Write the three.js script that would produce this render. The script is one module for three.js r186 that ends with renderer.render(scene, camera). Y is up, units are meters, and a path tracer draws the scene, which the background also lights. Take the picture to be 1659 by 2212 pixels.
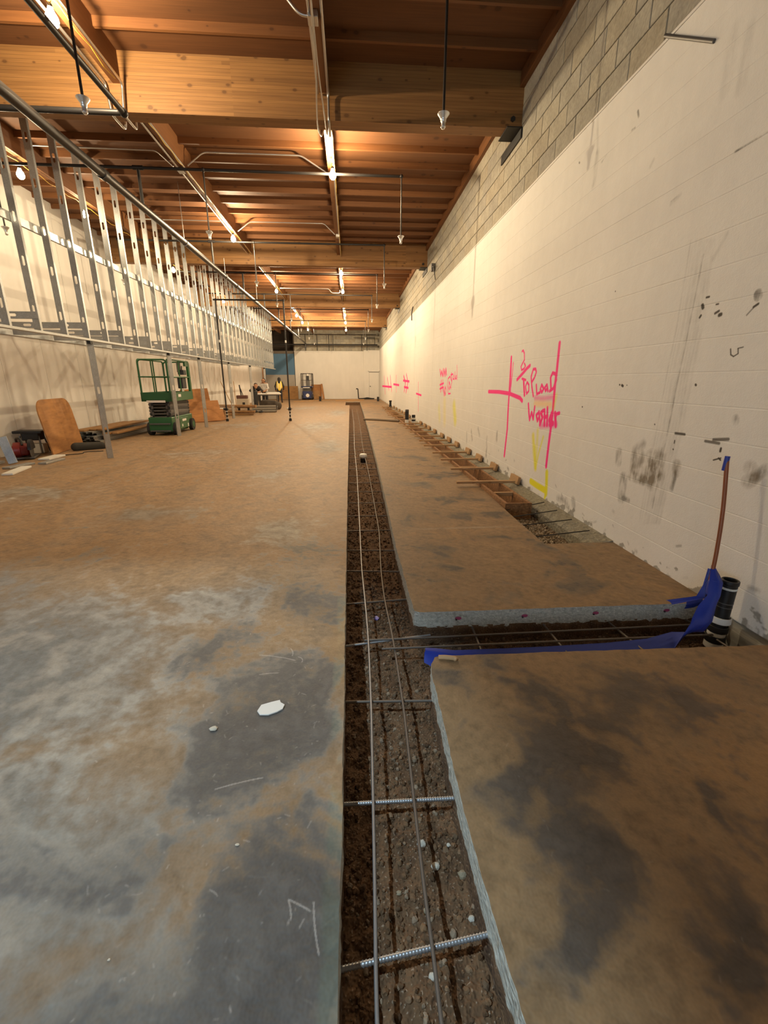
import * as THREE from 'three';
import { mergeGeometries, mergeVertices } from 'three/addons/utils/BufferGeometryUtils.js';
import { RoundedBoxGeometry } from 'three/addons/geometries/RoundedBoxGeometry.js';
import { MarchingCubes } from 'three/addons/objects/MarchingCubes.js';

// ------------------------------------------------------------------ camera, sky, exposure
const scene = new THREE.Scene();
const EYE = 1.36, FPX = 945, CX = 829.5, CY = 1106, VPX = 757, VPY = 823;
const camera = new THREE.PerspectiveCamera(2 * Math.atan(1106 / FPX) * 180 / Math.PI, 1659 / 2212, 0.05, 120);
const cF = new THREE.Vector3(VPX - CX, CY - VPY, -FPX).normalize();
const cU = new THREE.Vector3(0, -cF.z, cF.y).normalize();
const cX = new THREE.Vector3().crossVectors(cF, cU).normalize();
cU.crossVectors(cX, cF);
const world2cam = new THREE.Matrix4().makeBasis(cX, cU, cF.clone().negate());
const cam2world = world2cam.clone().transpose();
camera.position.set(0, EYE, 0);
camera.quaternion.setFromRotationMatrix(cam2world);
scene.add(camera);
const SKY = 5.6;
scene.background = new THREE.Color().setRGB(0.74 * SKY, 1.0 * SKY, 1.26 * SKY);   // pale daylight outside the open rear door
const EXPOSURE = 1.04;
const WARM = new THREE.Color().setRGB(1.0, 0.775, 0.485), COOL = new THREE.Color().setRGB(0.74, 1.0, 1.16);
const BULB_CD = 19, LEFT_CD = 3, COOL_CD = 60;
const renderer = new THREE.WebGLRenderer({ antialias: true });
renderer.toneMapping = THREE.LinearToneMapping;
renderer.toneMappingExposure = EXPOSURE;
renderer.shadowMap.enabled = true;

// ------------------------------------------------------------------ helpers
const V = (x, y, z) => new THREE.Vector3(x, y, z);
const ray = (px, py) => V(px - CX, CY - py, -FPX).applyMatrix4(cam2world);
const onX = (px, py, x) => { const d = ray(px, py); d.multiplyScalar(x / d.x); d.y += EYE; return d; };
const onY = (px, py, h) => { const d = ray(px, py); d.multiplyScalar((h - EYE) / d.y); d.y += EYE; return d; };
const onZ = (px, py, z) => { const d = ray(px, py); d.multiplyScalar(z / d.z); d.y += EYE; return d; };
function rng(seed) { let s = seed | 0; return () => { s = (s + 0x6d2b79f5) | 0; let t = Math.imul(s ^ (s >>> 15), 1 | s); t = (t + Math.imul(t ^ (t >>> 7), 61 | t)) ^ t; return ((t ^ (t >>> 14)) >>> 0) / 4294967296; }; }
const R = rng(7);
const PERM = new Uint8Array(512); { const r = rng(11), p = [...Array(256).keys()]; for (let i = 255; i > 0; i--) { const j = Math.floor(r() * (i + 1)); const t = p[i]; p[i] = p[j]; p[j] = t; } for (let i = 0; i < 512; i++) PERM[i] = p[i & 255]; }
const GX = new Float32Array(256), GY = new Float32Array(256); for (let i = 0; i < 256; i++) { GX[i] = Math.cos(i * 2.399); GY[i] = Math.sin(i * 2.399); }
function noise(x, y) {
  const xi = Math.floor(x), yi = Math.floor(y), fx = x - xi, fy = y - yi, a = xi & 255, b = yi & 255;
  const u = fx * fx * fx * (fx * (fx * 6 - 15) + 10), v = fy * fy * fy * (fy * (fy * 6 - 15) + 10);
  const g00 = PERM[PERM[a] + b], g10 = PERM[PERM[a + 1] + b], g01 = PERM[PERM[a] + b + 1], g11 = PERM[PERM[a + 1] + b + 1];
  const n0 = GX[g00] * fx + GY[g00] * fy, n1 = GX[g10] * (fx - 1) + GY[g10] * fy, n2 = GX[g01] * fx + GY[g01] * (fy - 1), n3 = GX[g11] * (fx - 1) + GY[g11] * (fy - 1);
  const p = n0 + u * (n1 - n0), q = n2 + u * (n3 - n2);
  return (p + v * (q - p)) * 1.4;
}
function fbm(x, y, o) { let s = 0, a = 0.5; for (let i = 0; i < o; i++) { s += a * noise(x, y); x = x * 2.03 + 17.3; y = y * 2.03 - 9.1; a *= 0.5; } return s; }
const clamp = (x, a = 0, b = 1) => Math.min(b, Math.max(a, x));
const sst = (x, a, b) => { const t = clamp((x - a) / (b - a)); return t * t * (3 - 2 * t); };
const S8 = new Uint8Array(4097); for (let i = 0; i <= 4096; i++) { const c = i / 4096; S8[i] = Math.round(255 * (c <= 0.0031308 ? 12.92 * c : 1.055 * Math.pow(c, 1 / 2.4) - 0.055)); }
const enc = (c) => S8[Math.round(clamp(c) * 4096)];
function dataTex(w, h, data, srgb, wrap = THREE.RepeatWrapping) {
  const t = new THREE.DataTexture(data, w, h, THREE.RGBAFormat);
  t.magFilter = THREE.LinearFilter; t.minFilter = THREE.LinearMipmapLinearFilter; t.generateMipmaps = true; t.wrapS = t.wrapT = wrap; t.anisotropy = 8;
  if (srgb) t.colorSpace = THREE.SRGBColorSpace; t.needsUpdate = true; return t;
}
// colour and height fields painted by fn(u, v, out) with out = [r, g, b, height] in linear values
function fields(w, h, fn, wrap) {
  const c = new Uint8Array(w * h * 4), b = new Uint8Array(w * h * 4), o = [0, 0, 0, 0];
  for (let j = 0, k = 0; j < h; j++) for (let i = 0; i < w; i++, k += 4) {
    fn((i + 0.5) / w, (j + 0.5) / h, o);
    c[k] = enc(o[0]); c[k + 1] = enc(o[1]); c[k + 2] = enc(o[2]); c[k + 3] = 255;
    b[k] = b[k + 1] = b[k + 2] = Math.round(255 * clamp(o[3])); b[k + 3] = 255;
  }
  return { map: dataTex(w, h, c, true, wrap), bump: dataTex(w, h, b, false, wrap), c, b };
}
const lin = (r, g, b) => new THREE.Color().setRGB(r, g, b);
const std = (color, roughness = 0.7, metalness = 0, extra = {}) => new THREE.MeshStandardMaterial({ color, roughness, metalness, ...extra });
function shade(o) { o.traverse((m) => { if (m.isMesh) { m.castShadow = m.receiveShadow = true; } }); return o; }
const taken = new Map();
function numbered(name) { const n = taken.get(name) ?? 0; taken.set(name, n + 1); return n ? name + '_' + String(n).padStart(3, '0') : name; }
function tag(o, label, category, group, kind) { if (label) o.userData.label = label; if (category) o.userData.category = category; if (group) o.userData.group = group; if (kind) o.userData.kind = kind; return o; }
function thing(name, label, category, group, kind) { const g = new THREE.Group(); g.name = numbered(name); scene.add(g); return tag(g, label, category, group, kind); }
function part(name, geo, mat, parent, label) {
  const m = new THREE.Mesh(Array.isArray(geo) ? join(geo) : geo, mat); m.name = parent === scene ? numbered(name) : name; m.castShadow = m.receiveShadow = true;
  if (label) m.userData.label = label; parent.add(m); return m;
}
function solo(name, geo, mat, label, category, group, kind) { return tag(part(name, geo, mat, scene), label, category, group, kind); }
function join(list) { return list.length === 1 ? list[0] : mergeGeometries(list.map((g) => { let h = g.index ? g.toNonIndexed() : g; for (const k of Object.keys(h.attributes)) if (!['position', 'normal', 'uv'].includes(k)) h.deleteAttribute(k); return h; })); }
const bx = (w, h, d, x = 0, y = 0, z = 0, rx = 0, ry = 0, rz = 0) => { const g = new THREE.BoxGeometry(w, h, d); if (rx) g.rotateX(rx); if (rz) g.rotateZ(rz); if (ry) g.rotateY(ry); return g.translate(x, y, z); };
const rbx = (w, h, d, r, x = 0, y = 0, z = 0, rx = 0, ry = 0, rz = 0) => { const g = new RoundedBoxGeometry(w, h, d, 2, r); if (rx) g.rotateX(rx); if (rz) g.rotateZ(rz); if (ry) g.rotateY(ry); return g.translate(x, y, z); };
const span = (x0, x1, y0, y1, z0, z1) => bx(Math.abs(x1 - x0), Math.abs(y1 - y0), Math.abs(z1 - z0), (x0 + x1) / 2, (y0 + y1) / 2, (z0 + z1) / 2);
function cyl(p, q, r, seg = 10, r2 = r) {
  const d = q.clone().sub(p), g = new THREE.CylinderGeometry(r2, r, d.length(), seg, 1);
  g.applyQuaternion(new THREE.Quaternion().setFromUnitVectors(V(0, 1, 0), d.normalize())); return g.translate((p.x + q.x) / 2, (p.y + q.y) / 2, (p.z + q.z) / 2);
}
const lathe = (pts, seg = 16, x = 0, y = 0, z = 0) => new THREE.LatheGeometry(pts.map(([a, b]) => new THREE.Vector2(a, b)), seg).translate(x, y, z);
// tube along a polyline with rounded bends
class Poly extends THREE.Curve { constructor(p) { super(); this.p = p; this.l = [0]; for (let i = 1; i < p.length; i++) this.l.push(this.l[i - 1] + p[i].distanceTo(p[i - 1])); }
  getPoint(t, o = V(0, 0, 0)) { const s = t * this.l[this.l.length - 1]; let i = 1; while (i < this.p.length - 1 && this.l[i] < s) i++; return o.lerpVectors(this.p[i - 1], this.p[i], clamp((s - this.l[i - 1]) / (this.l[i] - this.l[i - 1] || 1))); }
  getPointAt(t, o) { return this.getPoint(t, o); } }
function tube(pts, r, bend = 0.08, seg = 8, steps) {
  const out = [pts[0]];
  for (let i = 1; i < pts.length - 1; i++) {
    const a = pts[i - 1], b = pts[i], c = pts[i + 1], d1 = Math.min(bend, a.distanceTo(b) * 0.45), d2 = Math.min(bend, b.distanceTo(c) * 0.45);
    const p = b.clone().lerp(a, d1 / a.distanceTo(b)), q = b.clone().lerp(c, d2 / b.distanceTo(c));
    for (let k = 0; k <= 5; k++) { const t = k / 5; out.push(p.clone().multiplyScalar((1 - t) * (1 - t)).addScaledVector(b, 2 * t * (1 - t)).addScaledVector(q, t * t)); }
  }
  out.push(pts[pts.length - 1]);
  // sweep rings exactly at the sampled points
  const pos = [], nor = [], uv = [], idx = []; let N = null, run = 0;
  for (let i = 0; i < out.length; i++) {
    const T = out[Math.min(i + 1, out.length - 1)].clone().sub(out[Math.max(i - 1, 0)]).normalize();
    if (!N) N = Math.abs(T.y) > 0.9 ? V(1, 0, 0) : V(0, 1, 0);
    N = N.clone().addScaledVector(T, -N.dot(T)).normalize(); const B = T.clone().cross(N);
    if (i) run += out[i].distanceTo(out[i - 1]);
    for (let k = 0; k <= seg; k++) { const a = k / seg * Math.PI * 2, n = N.clone().multiplyScalar(Math.cos(a)).addScaledVector(B, Math.sin(a)); pos.push(out[i].x + n.x * r, out[i].y + n.y * r, out[i].z + n.z * r); nor.push(n.x, n.y, n.z); uv.push(run, k / seg * r * 6.28); }
  }
  for (let i = 0; i < out.length - 1; i++) for (let k = 0; k < seg; k++) { const a = i * (seg + 1) + k, b = a + seg + 1; idx.push(a, a + 1, b, b, a + 1, b + 1); }
  for (const [e, s] of [[0, 1], [out.length - 1, -1]]) { const T = out[e].clone().sub(out[e === 0 ? 1 : e - 1]).normalize(), c = pos.length / 3; pos.push(out[e].x, out[e].y, out[e].z); nor.push(T.x, T.y, T.z); uv.push(0, 0); for (let k = 0; k < seg; k++) { const a = e * (seg + 1) + k; s > 0 ? idx.push(c, a + 1, a) : idx.push(c, a, a + 1); } }
  const g = new THREE.BufferGeometry(); g.setAttribute('position', new THREE.Float32BufferAttribute(pos, 3)); g.setAttribute('normal', new THREE.Float32BufferAttribute(nor, 3)); g.setAttribute('uv', new THREE.Float32BufferAttribute(uv, 2)); g.setIndex(idx);
  return g;
}
// uv in metres, u along the grain axis
function muv(geo, grain = 'x', ou = 0, ov = 0) {
  const g = geo.index ? geo.toNonIndexed() : geo, p = g.attributes.position, n = g.attributes.normal, uv = new Float32Array(p.count * 2), ax = { x: 0, y: 1, z: 2 }[grain];
  for (let i = 0; i < p.count; i++) {
    const c = [p.getX(i), p.getY(i), p.getZ(i)], m = [Math.abs(n.getX(i)), Math.abs(n.getY(i)), Math.abs(n.getZ(i))], d = m[0] > m[1] ? (m[0] > m[2] ? 0 : 2) : (m[1] > m[2] ? 1 : 2);
    let a = ax, b = 3 - ax - d; if (d === ax) { a = (ax + 1) % 3; b = (ax + 2) % 3; }
    uv[i * 2] = c[a] + ou; uv[i * 2 + 1] = c[b] + ov;
  }
  g.setAttribute('uv', new THREE.BufferAttribute(uv, 2)); return g;
}
const rep = (t, u, v) => { const c = t.clone(); c.repeat.set(1 / u, 1 / v); c.needsUpdate = true; return c; };

const ORD = ['first', 'second', 'third', 'fourth', 'fifth', 'sixth', 'seventh', 'eighth', 'ninth', 'tenth', 'eleventh', 'twelfth', 'thirteenth', 'fourteenth', 'fifteenth', 'sixteenth', 'seventeenth', 'eighteenth', 'nineteenth', 'twentieth', 'twenty-first', 'twenty-second'];

// ------------------------------------------------------------------ lengths of the room
const XR = 2.278, XL = -6.5, ZF = -36, ZB = 5.5, DECK = 5.1, BEAM = 4.5, PURL = 4.78;
const BEAMS = [0.48, -6.83, -14.13, -21.43, -28.73], PX = [-5.2, -2.72, -0.26];

// ------------------------------------------------------------------ procedural materials
function woodFields(w, h, mu, mv, base, dark, opt = {}) {   // a tile of mu x mv metres, grain along u
  const knots = [], r = rng(opt.seed ?? 5), nk = opt.knots ?? 20;
  for (let i = 0; i < nk; i++) knots.push([r() * mu, r() * mv, 0.005 + r() * 0.011]);
  const lam = opt.lam ?? 0;
  return fields(w, h, (u, v, o) => {
    const x = u * mu, y = v * mv, wr = Math.sin(u * Math.PI * 2), L = lam ? Math.floor(y / lam) : 0, off = lam ? L * 13.7 : 0;
    let g = 0.5 + 0.5 * fbm(x * 0.9 + off, y * 26 + off + 0.4 * wr, 3);
    g = g * 0.6 + 0.4 * (0.5 + 0.5 * noise(x * 3 + off, y * 110));
    let t = clamp(0.25 + 0.75 * g + 0.25 * fbm(x * 0.5 + off * 2, y * 2.5, 2));
    if (lam) t += 0.22 * noise(L * 5.31, Math.floor((x + L * 1.9) / 2.3) * 3.7);
    let hgt = 0.5 + 0.3 * (g - 0.5), kd = 0;
    for (const k of knots) { const dx = (x - k[0]) * 0.6, dy = y - k[1], d = Math.hypot(dx, dy) / k[2]; if (d < 3) kd = Math.max(kd, d < 1 ? 1 : Math.exp(-(d - 1) * 2.4)); }
    t *= 1 - 0.7 * kd;
    if (lam) { const e = y / lam - L, d = Math.min(e, 1 - e) * lam; if (d < 0.0016) { t *= 0.55; hgt = 0.1; } }
    for (let c = 0; c < 3; c++) o[c] = dark[c] + (base[c] - dark[c]) * clamp(t, 0, 1.2);
    o[3] = hgt;
  });
}
const fGlu = woodFields(1024, 512, 4.4, 0.72, [0.39, 0.195, 0.062], [0.09, 0.037, 0.010], { lam: 0.036, knots: 34, seed: 3 });
const fFir = woodFields(1024, 256, 4, 0.6, [0.25, 0.100, 0.028], [0.065, 0.022, 0.006], { knots: 16, seed: 9 });
const fPine = woodFields(512, 256, 1.6, 0.3, [0.52, 0.33, 0.16], [0.25, 0.13, 0.05], { knots: 6, seed: 21 });
const mGlu = std(0xffffff, 0.62, 0, { map: rep(fGlu.map, 4.4, 0.72), bumpMap: rep(fGlu.bump, 4.4, 0.72), bumpScale: 0.002 });
const mFir = std(0xffffff, 0.66, 0, { map: rep(fFir.map, 4, 0.6), bumpMap: rep(fFir.bump, 4, 0.6), bumpScale: 0.0015 });
const mDeck = std(lin(0.72, 0.72, 0.76), 0.75, 0, { map: rep(fFir.map, 5, 1.3), bumpMap: rep(fFir.bump, 5, 1.3), bumpScale: 0.001 });
const mPine = std(0xffffff, 0.72, 0, { map: rep(fPine.map, 1.6, 0.3), bumpMap: rep(fPine.bump, 1.6, 0.3), bumpScale: 0.001 });
const fPly = fields(256, 256, (u, v, o) => { const n = fbm(u * 5, v * 22, 4), m = fbm(u * 3 + 9, v * 3, 3), t = clamp(0.6 + 0.5 * n + 0.4 * m, 0, 1.2); o[0] = 0.16 + 0.28 * t; o[1] = 0.075 + 0.165 * t; o[2] = 0.025 + 0.062 * t; o[3] = 0.5 + 0.4 * n; });
const mPly = std(0xffffff, 0.75, 0, { map: rep(fPly.map, 1.4, 1.4), bumpMap: rep(fPly.bump, 1.4, 1.4), bumpScale: 0.001 });
const fOsb = fields(512, 512, (u, v, o) => { // short random strands
  const a = fbm(u * 20, v * 9, 2), b = noise(u * 46 + 3 * noise(u * 9, v * 9), v * 46), c = noise(u * 17 + 40, v * 60), t = clamp(0.5 + 0.55 * a + 0.35 * (b > 0.1 ? 1 : -0.6) * Math.abs(b) + 0.25 * c);
  o[0] = 0.10 + 0.30 * t; o[1] = 0.042 + 0.16 * t; o[2] = 0.018 + 0.06 * t; o[3] = t; });
const mOsb = std(0xffffff, 0.8, 0, { map: rep(fOsb.map, 0.8, 0.8), bumpMap: rep(fOsb.bump, 0.8, 0.8), bumpScale: 0.002 });
const fSpangle = fields(256, 256, (u, v, o) => { const n = fbm(u * 30, v * 30, 3), t = 0.45 + 0.13 * n + 0.05 * noise(u * 7, v * 7); o[0] = t * 0.97; o[1] = t; o[2] = t; o[3] = 0.5 + 0.5 * n; });
const mGalv = std(0xffffff, 0.42, 0.85, { map: rep(fSpangle.map, 0.5, 0.5), bumpMap: rep(fSpangle.bump, 0.5, 0.5), bumpScale: 0.0004 });
const mEmt = std(lin(0.55, 0.54, 0.52), 0.33, 0.9);
const mBlackPipe = std(lin(0.022, 0.02, 0.019), 0.45, 0.35);
const mMainPipe = std(lin(0.055, 0.052, 0.05), 0.38, 0.7);
const mSteelDark = std(lin(0.03, 0.03, 0.03), 0.55, 0.4);
const mHead = std(lin(0.72, 0.72, 0.70), 0.3, 0.7);
const mAbs = std(lin(0.012, 0.012, 0.013), 0.42);
const mPvc = std(lin(0.72, 0.71, 0.66), 0.5);
const mRebar = std(lin(0.17, 0.145, 0.125), 0.55, 0.5);
const mRebarBright = std(lin(0.33, 0.34, 0.36), 0.42, 0.65);
const mYellowWire = std(lin(0.62, 0.40, 0.05), 0.5);
const mRubber = std(lin(0.02, 0.02, 0.02), 0.8);
const mGreen = std(lin(0.018, 0.105, 0.03), 0.42), mGreyMetal = std(lin(0.13, 0.125, 0.12), 0.5, 0.5), mBlackPlastic = std(lin(0.015, 0.015, 0.016), 0.5);
const mWhite = std(lin(0.74, 0.72, 0.68), 0.6);

// concrete: colour of the dusty, patchy slab at world (x, z)
const darkSpots = [[-0.42, -1.5, 0.3, 0.42, 1], [-0.3, -2.55, 0.22, 0.28, 0.9], [-0.75, -2.1, 0.2, 0.3, 0.7], [-0.75, -1.0, 0.5, 0.14, 0.55], [-0.25, -0.72, 0.22, 0.4, 0.9], [-0.5, -0.55, 0.3, 0.2, 0.8], [-0.35, -3.3, 0.25, 0.35, 0.6], [-1.6, -1.1, 0.3, 0.2, 0.4],
  [0.75, -1.25, 0.22, 0.26, 1], [1.1, -1.55, 0.5, 0.25, 0.75], [1.5, -1.1, 0.35, 0.3, 0.55], [0.62, -0.95, 0.14, 0.2, 0.8], [0.95, -0.7, 0.3, 0.3, 0.7], [1.9, -1.6, 0.4, 0.2, 0.5],
  [1.05, -4.3, 0.55, 0.16, 0.7], [1.45, -5.0, 0.2, 0.2, 1], [0.8, -5.0, 0.4, 0.12, 0.6], [1.2, -3.6, 0.6, 0.12, 0.55], [1.25, -6.4, 0.3, 0.3, 0.8], [1.35, -7.4, 0.2, 0.5, 0.5], [0.75, -2.9, 0.3, 0.25, 0.35], [1.5, -3.0, 0.3, 0.12, 0.3]];
// grey gaps in the left slab dirt, near ones painting in the cool light: [x, z, half width, half depth, strength]
const greyLitSpots = [[-1.9, -1.9, 1.0, 0.8, 1], [-1.3, -1.0, 1.0, 0.45, 0.9], [-0.6, -0.55, 0.7, 0.35, 0.9], [-3.2, -2.7, 1.2, 0.6, 0.9], [-0.9, -2.6, 0.4, 0.35, 0.7], [-0.45, -1.5, 0.4, 0.5, 0.8], [-2.2, -4.6, 0.5, 0.35, 0.6], [-0.7, -4.0, 0.35, 0.5, 0.7], [-4.2, -5.6, 0.9, 0.5, 0.6], [-1.2, -6.6, 0.4, 0.6, 0.5], [-0.5, -9.5, 0.35, 1.2, 0.8], [-3.0, -8.8, 0.8, 0.5, 0.5], [-1.0, -14, 0.6, 1.6, 0.7], [-3.6, -14.5, 0.8, 1, 0.5], [-0.6, -20, 0.4, 2, 0.7], [-2.4, -24, 0.9, 2, 0.5]];
function concrete(x, z, o, right) {
  const wx = x + 0.24 * fbm(x * 1.9, z * 1.9, 2), wz = z + 0.24 * fbm(x * 1.9 + 31, z * 1.9 - 12, 2), ra = x * 0.83 + z * 0.55, rb = z * 0.83 - x * 0.55;
  const big = fbm(wx * 0.6 + 3, wz * 0.45, 3) * 2, mid = fbm(wx * 2.2 - 7, wz * 1.8 + 4, 4) * 2, sml = fbm(wx * 7, wz * 7, 3) * 2, fine = fbm(x * 26, z * 26, 3) * 2, st = fbm(ra * 6 + 0.5 * noise(x * 5, z * 5), rb * 17, 3) * 2, speck = noise(x * 120, z * 120);
  let field = 0; for (const s of darkSpots) { const dx = (wx - s[0]) / s[2], dz = (wz - s[1]) / s[3], d = dx * dx + dz * dz; if (d < 5) field = Math.max(field, s[4] * Math.exp(-d * 0.9)); }
  let r, g, b;
  if (!right) {
    const pale = sst(0.55 * big + 0.5 * mid + 0.3 * sml, -0.5, 0.7) * clamp(0.75 + 0.18 * st + 0.45 * sml, 0, 1.15), dark = sst(field * 0.85 + 0.32 * mid + 0.34 * sml + 0.18 * fine, 0.2, 0.75);
    let greyLit = 0; for (const q of greyLitSpots) { const dx = (wx - q[0]) / q[2], dz = (wz - q[1]) / q[3], d = dx * dx + dz * dz; if (d < 5) greyLit = Math.max(greyLit, q[4] * Math.exp(-d * 0.8)); }
    greyLit = sst(greyLit + 0.35 * mid + 0.3 * sml + 0.12 * fine, 0.15, 0.75);
    const dust = clamp(0.92 - 0.8 * greyLit + 0.25 * mid + 0.2 * sml + 0.5 * sst(x + 0.12 * mid + 0.05 * sml, -0.2, -0.07) * sst(-z + 0.5 * mid, 1.7, 2.2)) * (1 - 0.8 * dark);
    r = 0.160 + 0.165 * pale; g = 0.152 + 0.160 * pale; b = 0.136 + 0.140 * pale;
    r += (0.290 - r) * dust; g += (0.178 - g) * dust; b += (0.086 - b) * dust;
    r += (0.058 - r) * dark * 0.85; g += (0.053 - g) * dark * 0.85; b += (0.052 - b) * dark * 0.85;
    if (x > -0.115 && z > -2.6) { const k = sst(x + 0.02 * mid, -0.11, -0.085) * sst(mid + sml, -0.3, 0.5); g += 0.024 * k; r += 0.008 * k; b += 0.012 * k; }
  } else {
    const dark = clamp(sst(field * 0.8 + 0.4 * mid + 0.4 * sml + 0.2 * fine, 0.2, 0.75) * 0.9 + 0.35 * sst(mid - 0.2 * big + 0.25 * sml, 0.2, 0.7)), grey = sst(mid * 0.7 - big * 0.5 + 0.3 * sml, 0.25, 0.9) * 0.5, or = sst(big + 0.5 * sml, 0.1, 0.9);
    r = 0.235 + 0.045 * or; g = 0.151 + 0.012 * or; b = 0.076 - 0.008 * or;
    r += (0.19 - r) * grey; g += (0.17 - g) * grey; b += (0.135 - b) * grey;
    r += (0.05 - r) * dark * 0.85; g += (0.044 - g) * dark * 0.85; b += (0.04 - b) * dark * 0.85;
  }
  const m = 1 + 0.8 * (0.24 * sml + 0.26 * fine) + (right ? 0.12 : 0.09) * st + 0.1 * speck;
  o[0] = clamp(r * m); o[1] = clamp(g * m); o[2] = clamp(b * m); o[3] = 0.5 + 0.2 * fine + 0.12 * speck + 0.1 * st + 0.08 * sml;
}
function slabTex(w, h, x0, x1, z0, z1, right, scuffs) {
  const f = fields(w, h, (u, v, o) => concrete(x0 + (x1 - x0) * u, z0 + (z1 - z0) * v, o, right), THREE.ClampToEdgeWrapping);
  for (const [x, z, ang, len, cur, al, wid] of scuffs) {   // chalky scuff marks
    const n = Math.ceil(len / 0.0015); let px = x, pz = z, a = ang;
    for (let i = 0; i < n; i++) {
      px += Math.cos(a) * 0.0015; pz += Math.sin(a) * 0.0015; a += cur * 0.0015;
      const U = (px - x0) / (x1 - x0) * w, W = (pz - z0) / (z1 - z0) * h, rw = Math.max(0.6, wid / Math.abs(x1 - x0) * w);
      for (let j = Math.floor(W - rw); j <= W + rw; j++) for (let k = Math.floor(U - rw); k <= U + rw; k++) if (j >= 0 && k >= 0 && j < h && k < w) { const q = (j * w + k) * 4, t = al * (0.4 + 0.6 * R()); for (let c = 0; c < 3; c++) f.c[q + c] = Math.min(255, f.c[q + c] + (205 - c * 8 - f.c[q + c]) * t * 0.4); }
    }
  }
  return f;
}
const scL = [], scR = [];
for (let i = 0; i < 260; i++) { const x = -0.12 - Math.abs(R() + R() - 0.5) * 0.75, z = -0.5 - Math.pow(R(), 1.3) * 2.2; scL.push([x, z, R() * 6.3, 0.004 + R() * R() * 0.03, (R() - 0.5) * 40, 0.1 + 0.28 * R(), 0.0008]); }
for (let i = 0; i < 24; i++) scL.push([-0.1 - R() * 2.2, -0.5 - R() * 3, R() * 6.3, 0.02 + R() * 0.1, (R() - 0.5) * 16, 0.06, 0.002]);
for (const [x, z, a, l, c] of [[-0.5, -2.0, 0.15, 0.2, 1.5], [-0.33, -1.98, -1.4, 0.07, -12], [-0.3, -1.97, 0.2, 0.06, 30], [-0.47, -1.84, -0.2, 0.09, 3], [-0.2, -0.86, 0.4, 0.07, 2], [-0.13, -0.85, 1.5, 0.12, -2], [-0.2, -0.86, 1.1, 0.05, 8], [-0.5, -1.22, -0.3, 0.16, 1]]) scL.push([x, z, a, l, c, 0.5, 0.0016]);
for (let i = 0; i < 90; i++) scR.push([0.5 + R() * 1.6, -0.6 - R() * 1.25, R() * 6.3, 0.005 + R() * R() * 0.03, (R() - 0.5) * 40, 0.06 + 0.12 * R(), 0.0008]);
for (let i = 0; i < 26; i++) scR.push([0.45 + R() * 1.2, -3.95 - (R() - 0.5) * 0.05, 0.02, 0.1 + R() * 0.4, (R() - 0.5) * 0.5, 0.05, 0.006]);
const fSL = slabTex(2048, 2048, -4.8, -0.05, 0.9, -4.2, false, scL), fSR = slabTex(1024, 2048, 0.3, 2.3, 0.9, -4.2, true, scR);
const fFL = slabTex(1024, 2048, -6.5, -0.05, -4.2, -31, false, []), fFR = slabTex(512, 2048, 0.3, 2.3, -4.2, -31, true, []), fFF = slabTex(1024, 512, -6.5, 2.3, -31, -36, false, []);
const conc = (f, b = 0.004) => std(0xffffff, 0.62, 0, { map: f.map, bumpMap: f.bump, bumpScale: b });
const fCut = fields(512, 256, (u, v, o) => { const n = fbm(u * 40, v * 14, 4), p = noise(u * 110, v * 40), t = 0.44 + 0.26 * n + (p > 0.45 ? 0.18 : 0); o[0] = t; o[1] = t * 0.985; o[2] = t * 0.86; o[3] = 0.5 + n; });
const mCut = std(0xffffff, 0.85, 0, { map: rep(fCut.map, 1, 0.25), bumpMap: rep(fCut.bump, 1, 0.25), bumpScale: 0.006 });
const fSoil = fields(1024, 1024, (u, v, o) => {
  const n = fbm(u * 14, v * 14, 5), m = fbm(u * 3 + 7, v * 3, 3), s = noise(u * 130, v * 130), t = clamp(0.5 + 0.55 * n + 0.4 * m + 0.14 * s, 0.05, 1.3), st = s > 0.55 ? 0.16 : 0;
  o[0] = 0.035 + 0.21 * t + st; o[1] = 0.017 + 0.122 * t + st * 0.9; o[2] = 0.008 + 0.062 * t + st * 0.75; o[3] = 0.5 + 0.5 * n + 0.2 * s; });
const mSoil = std(0xffffff, 0.95, 0, { map: rep(fSoil.map, 1.1, 1.1), bumpMap: rep(fSoil.bump, 1.1, 1.1), bumpScale: 0.012 });

// ------------------------------------------------------------------ floor slabs, trench, pit
const jag = (x, z) => 0.004 * noise(x * 9 + 50, z * 9) + 0.003 * noise(z * 31, x * 31);
function line(pts, step) { const o = []; for (let i = 0; i < pts.length - 1; i++) { const [a, b] = pts[i], [c, d] = pts[i + 1], n = Math.max(1, Math.ceil(Math.hypot(c - a, d - b) / step)); for (let k = 0; k < n; k++) o.push([a + (c - a) * k / n, b + (d - b) * k / n]); } o.push(pts[pts.length - 1]); return o; }
const rough = (pts, step = 0.03) => line(pts, step).map(([x, z], i, a) => i && i < a.length - 1 ? [x + jag(x, z), z + jag(z, x)] : [x, z]);
const floor = thing('floor', null, null, null, 'structure');
function slab(poly, mat, x0, x1, z0, z1, thick = 0.1) {
  const sh = new THREE.Shape(poly.map(([x, z]) => new THREE.Vector2(x, -z)));
  const top = new THREE.ShapeGeometry(sh).rotateX(-Math.PI / 2), p = top.attributes.position, uv = top.attributes.uv;
  for (let i = 0; i < p.count; i++) uv.setXY(i, (p.getX(i) - x0) / (x1 - x0), (p.getZ(i) - z0) / (z1 - z0));
  const body = new THREE.ExtrudeGeometry(sh, { depth: thick - 0.002, bevelEnabled: false }).rotateX(-Math.PI / 2).translate(0, -thick, 0);
  const s = part('concrete_slab', top, mat, floor); part('slab_body', body, mCut, s); return s;
}
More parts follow.
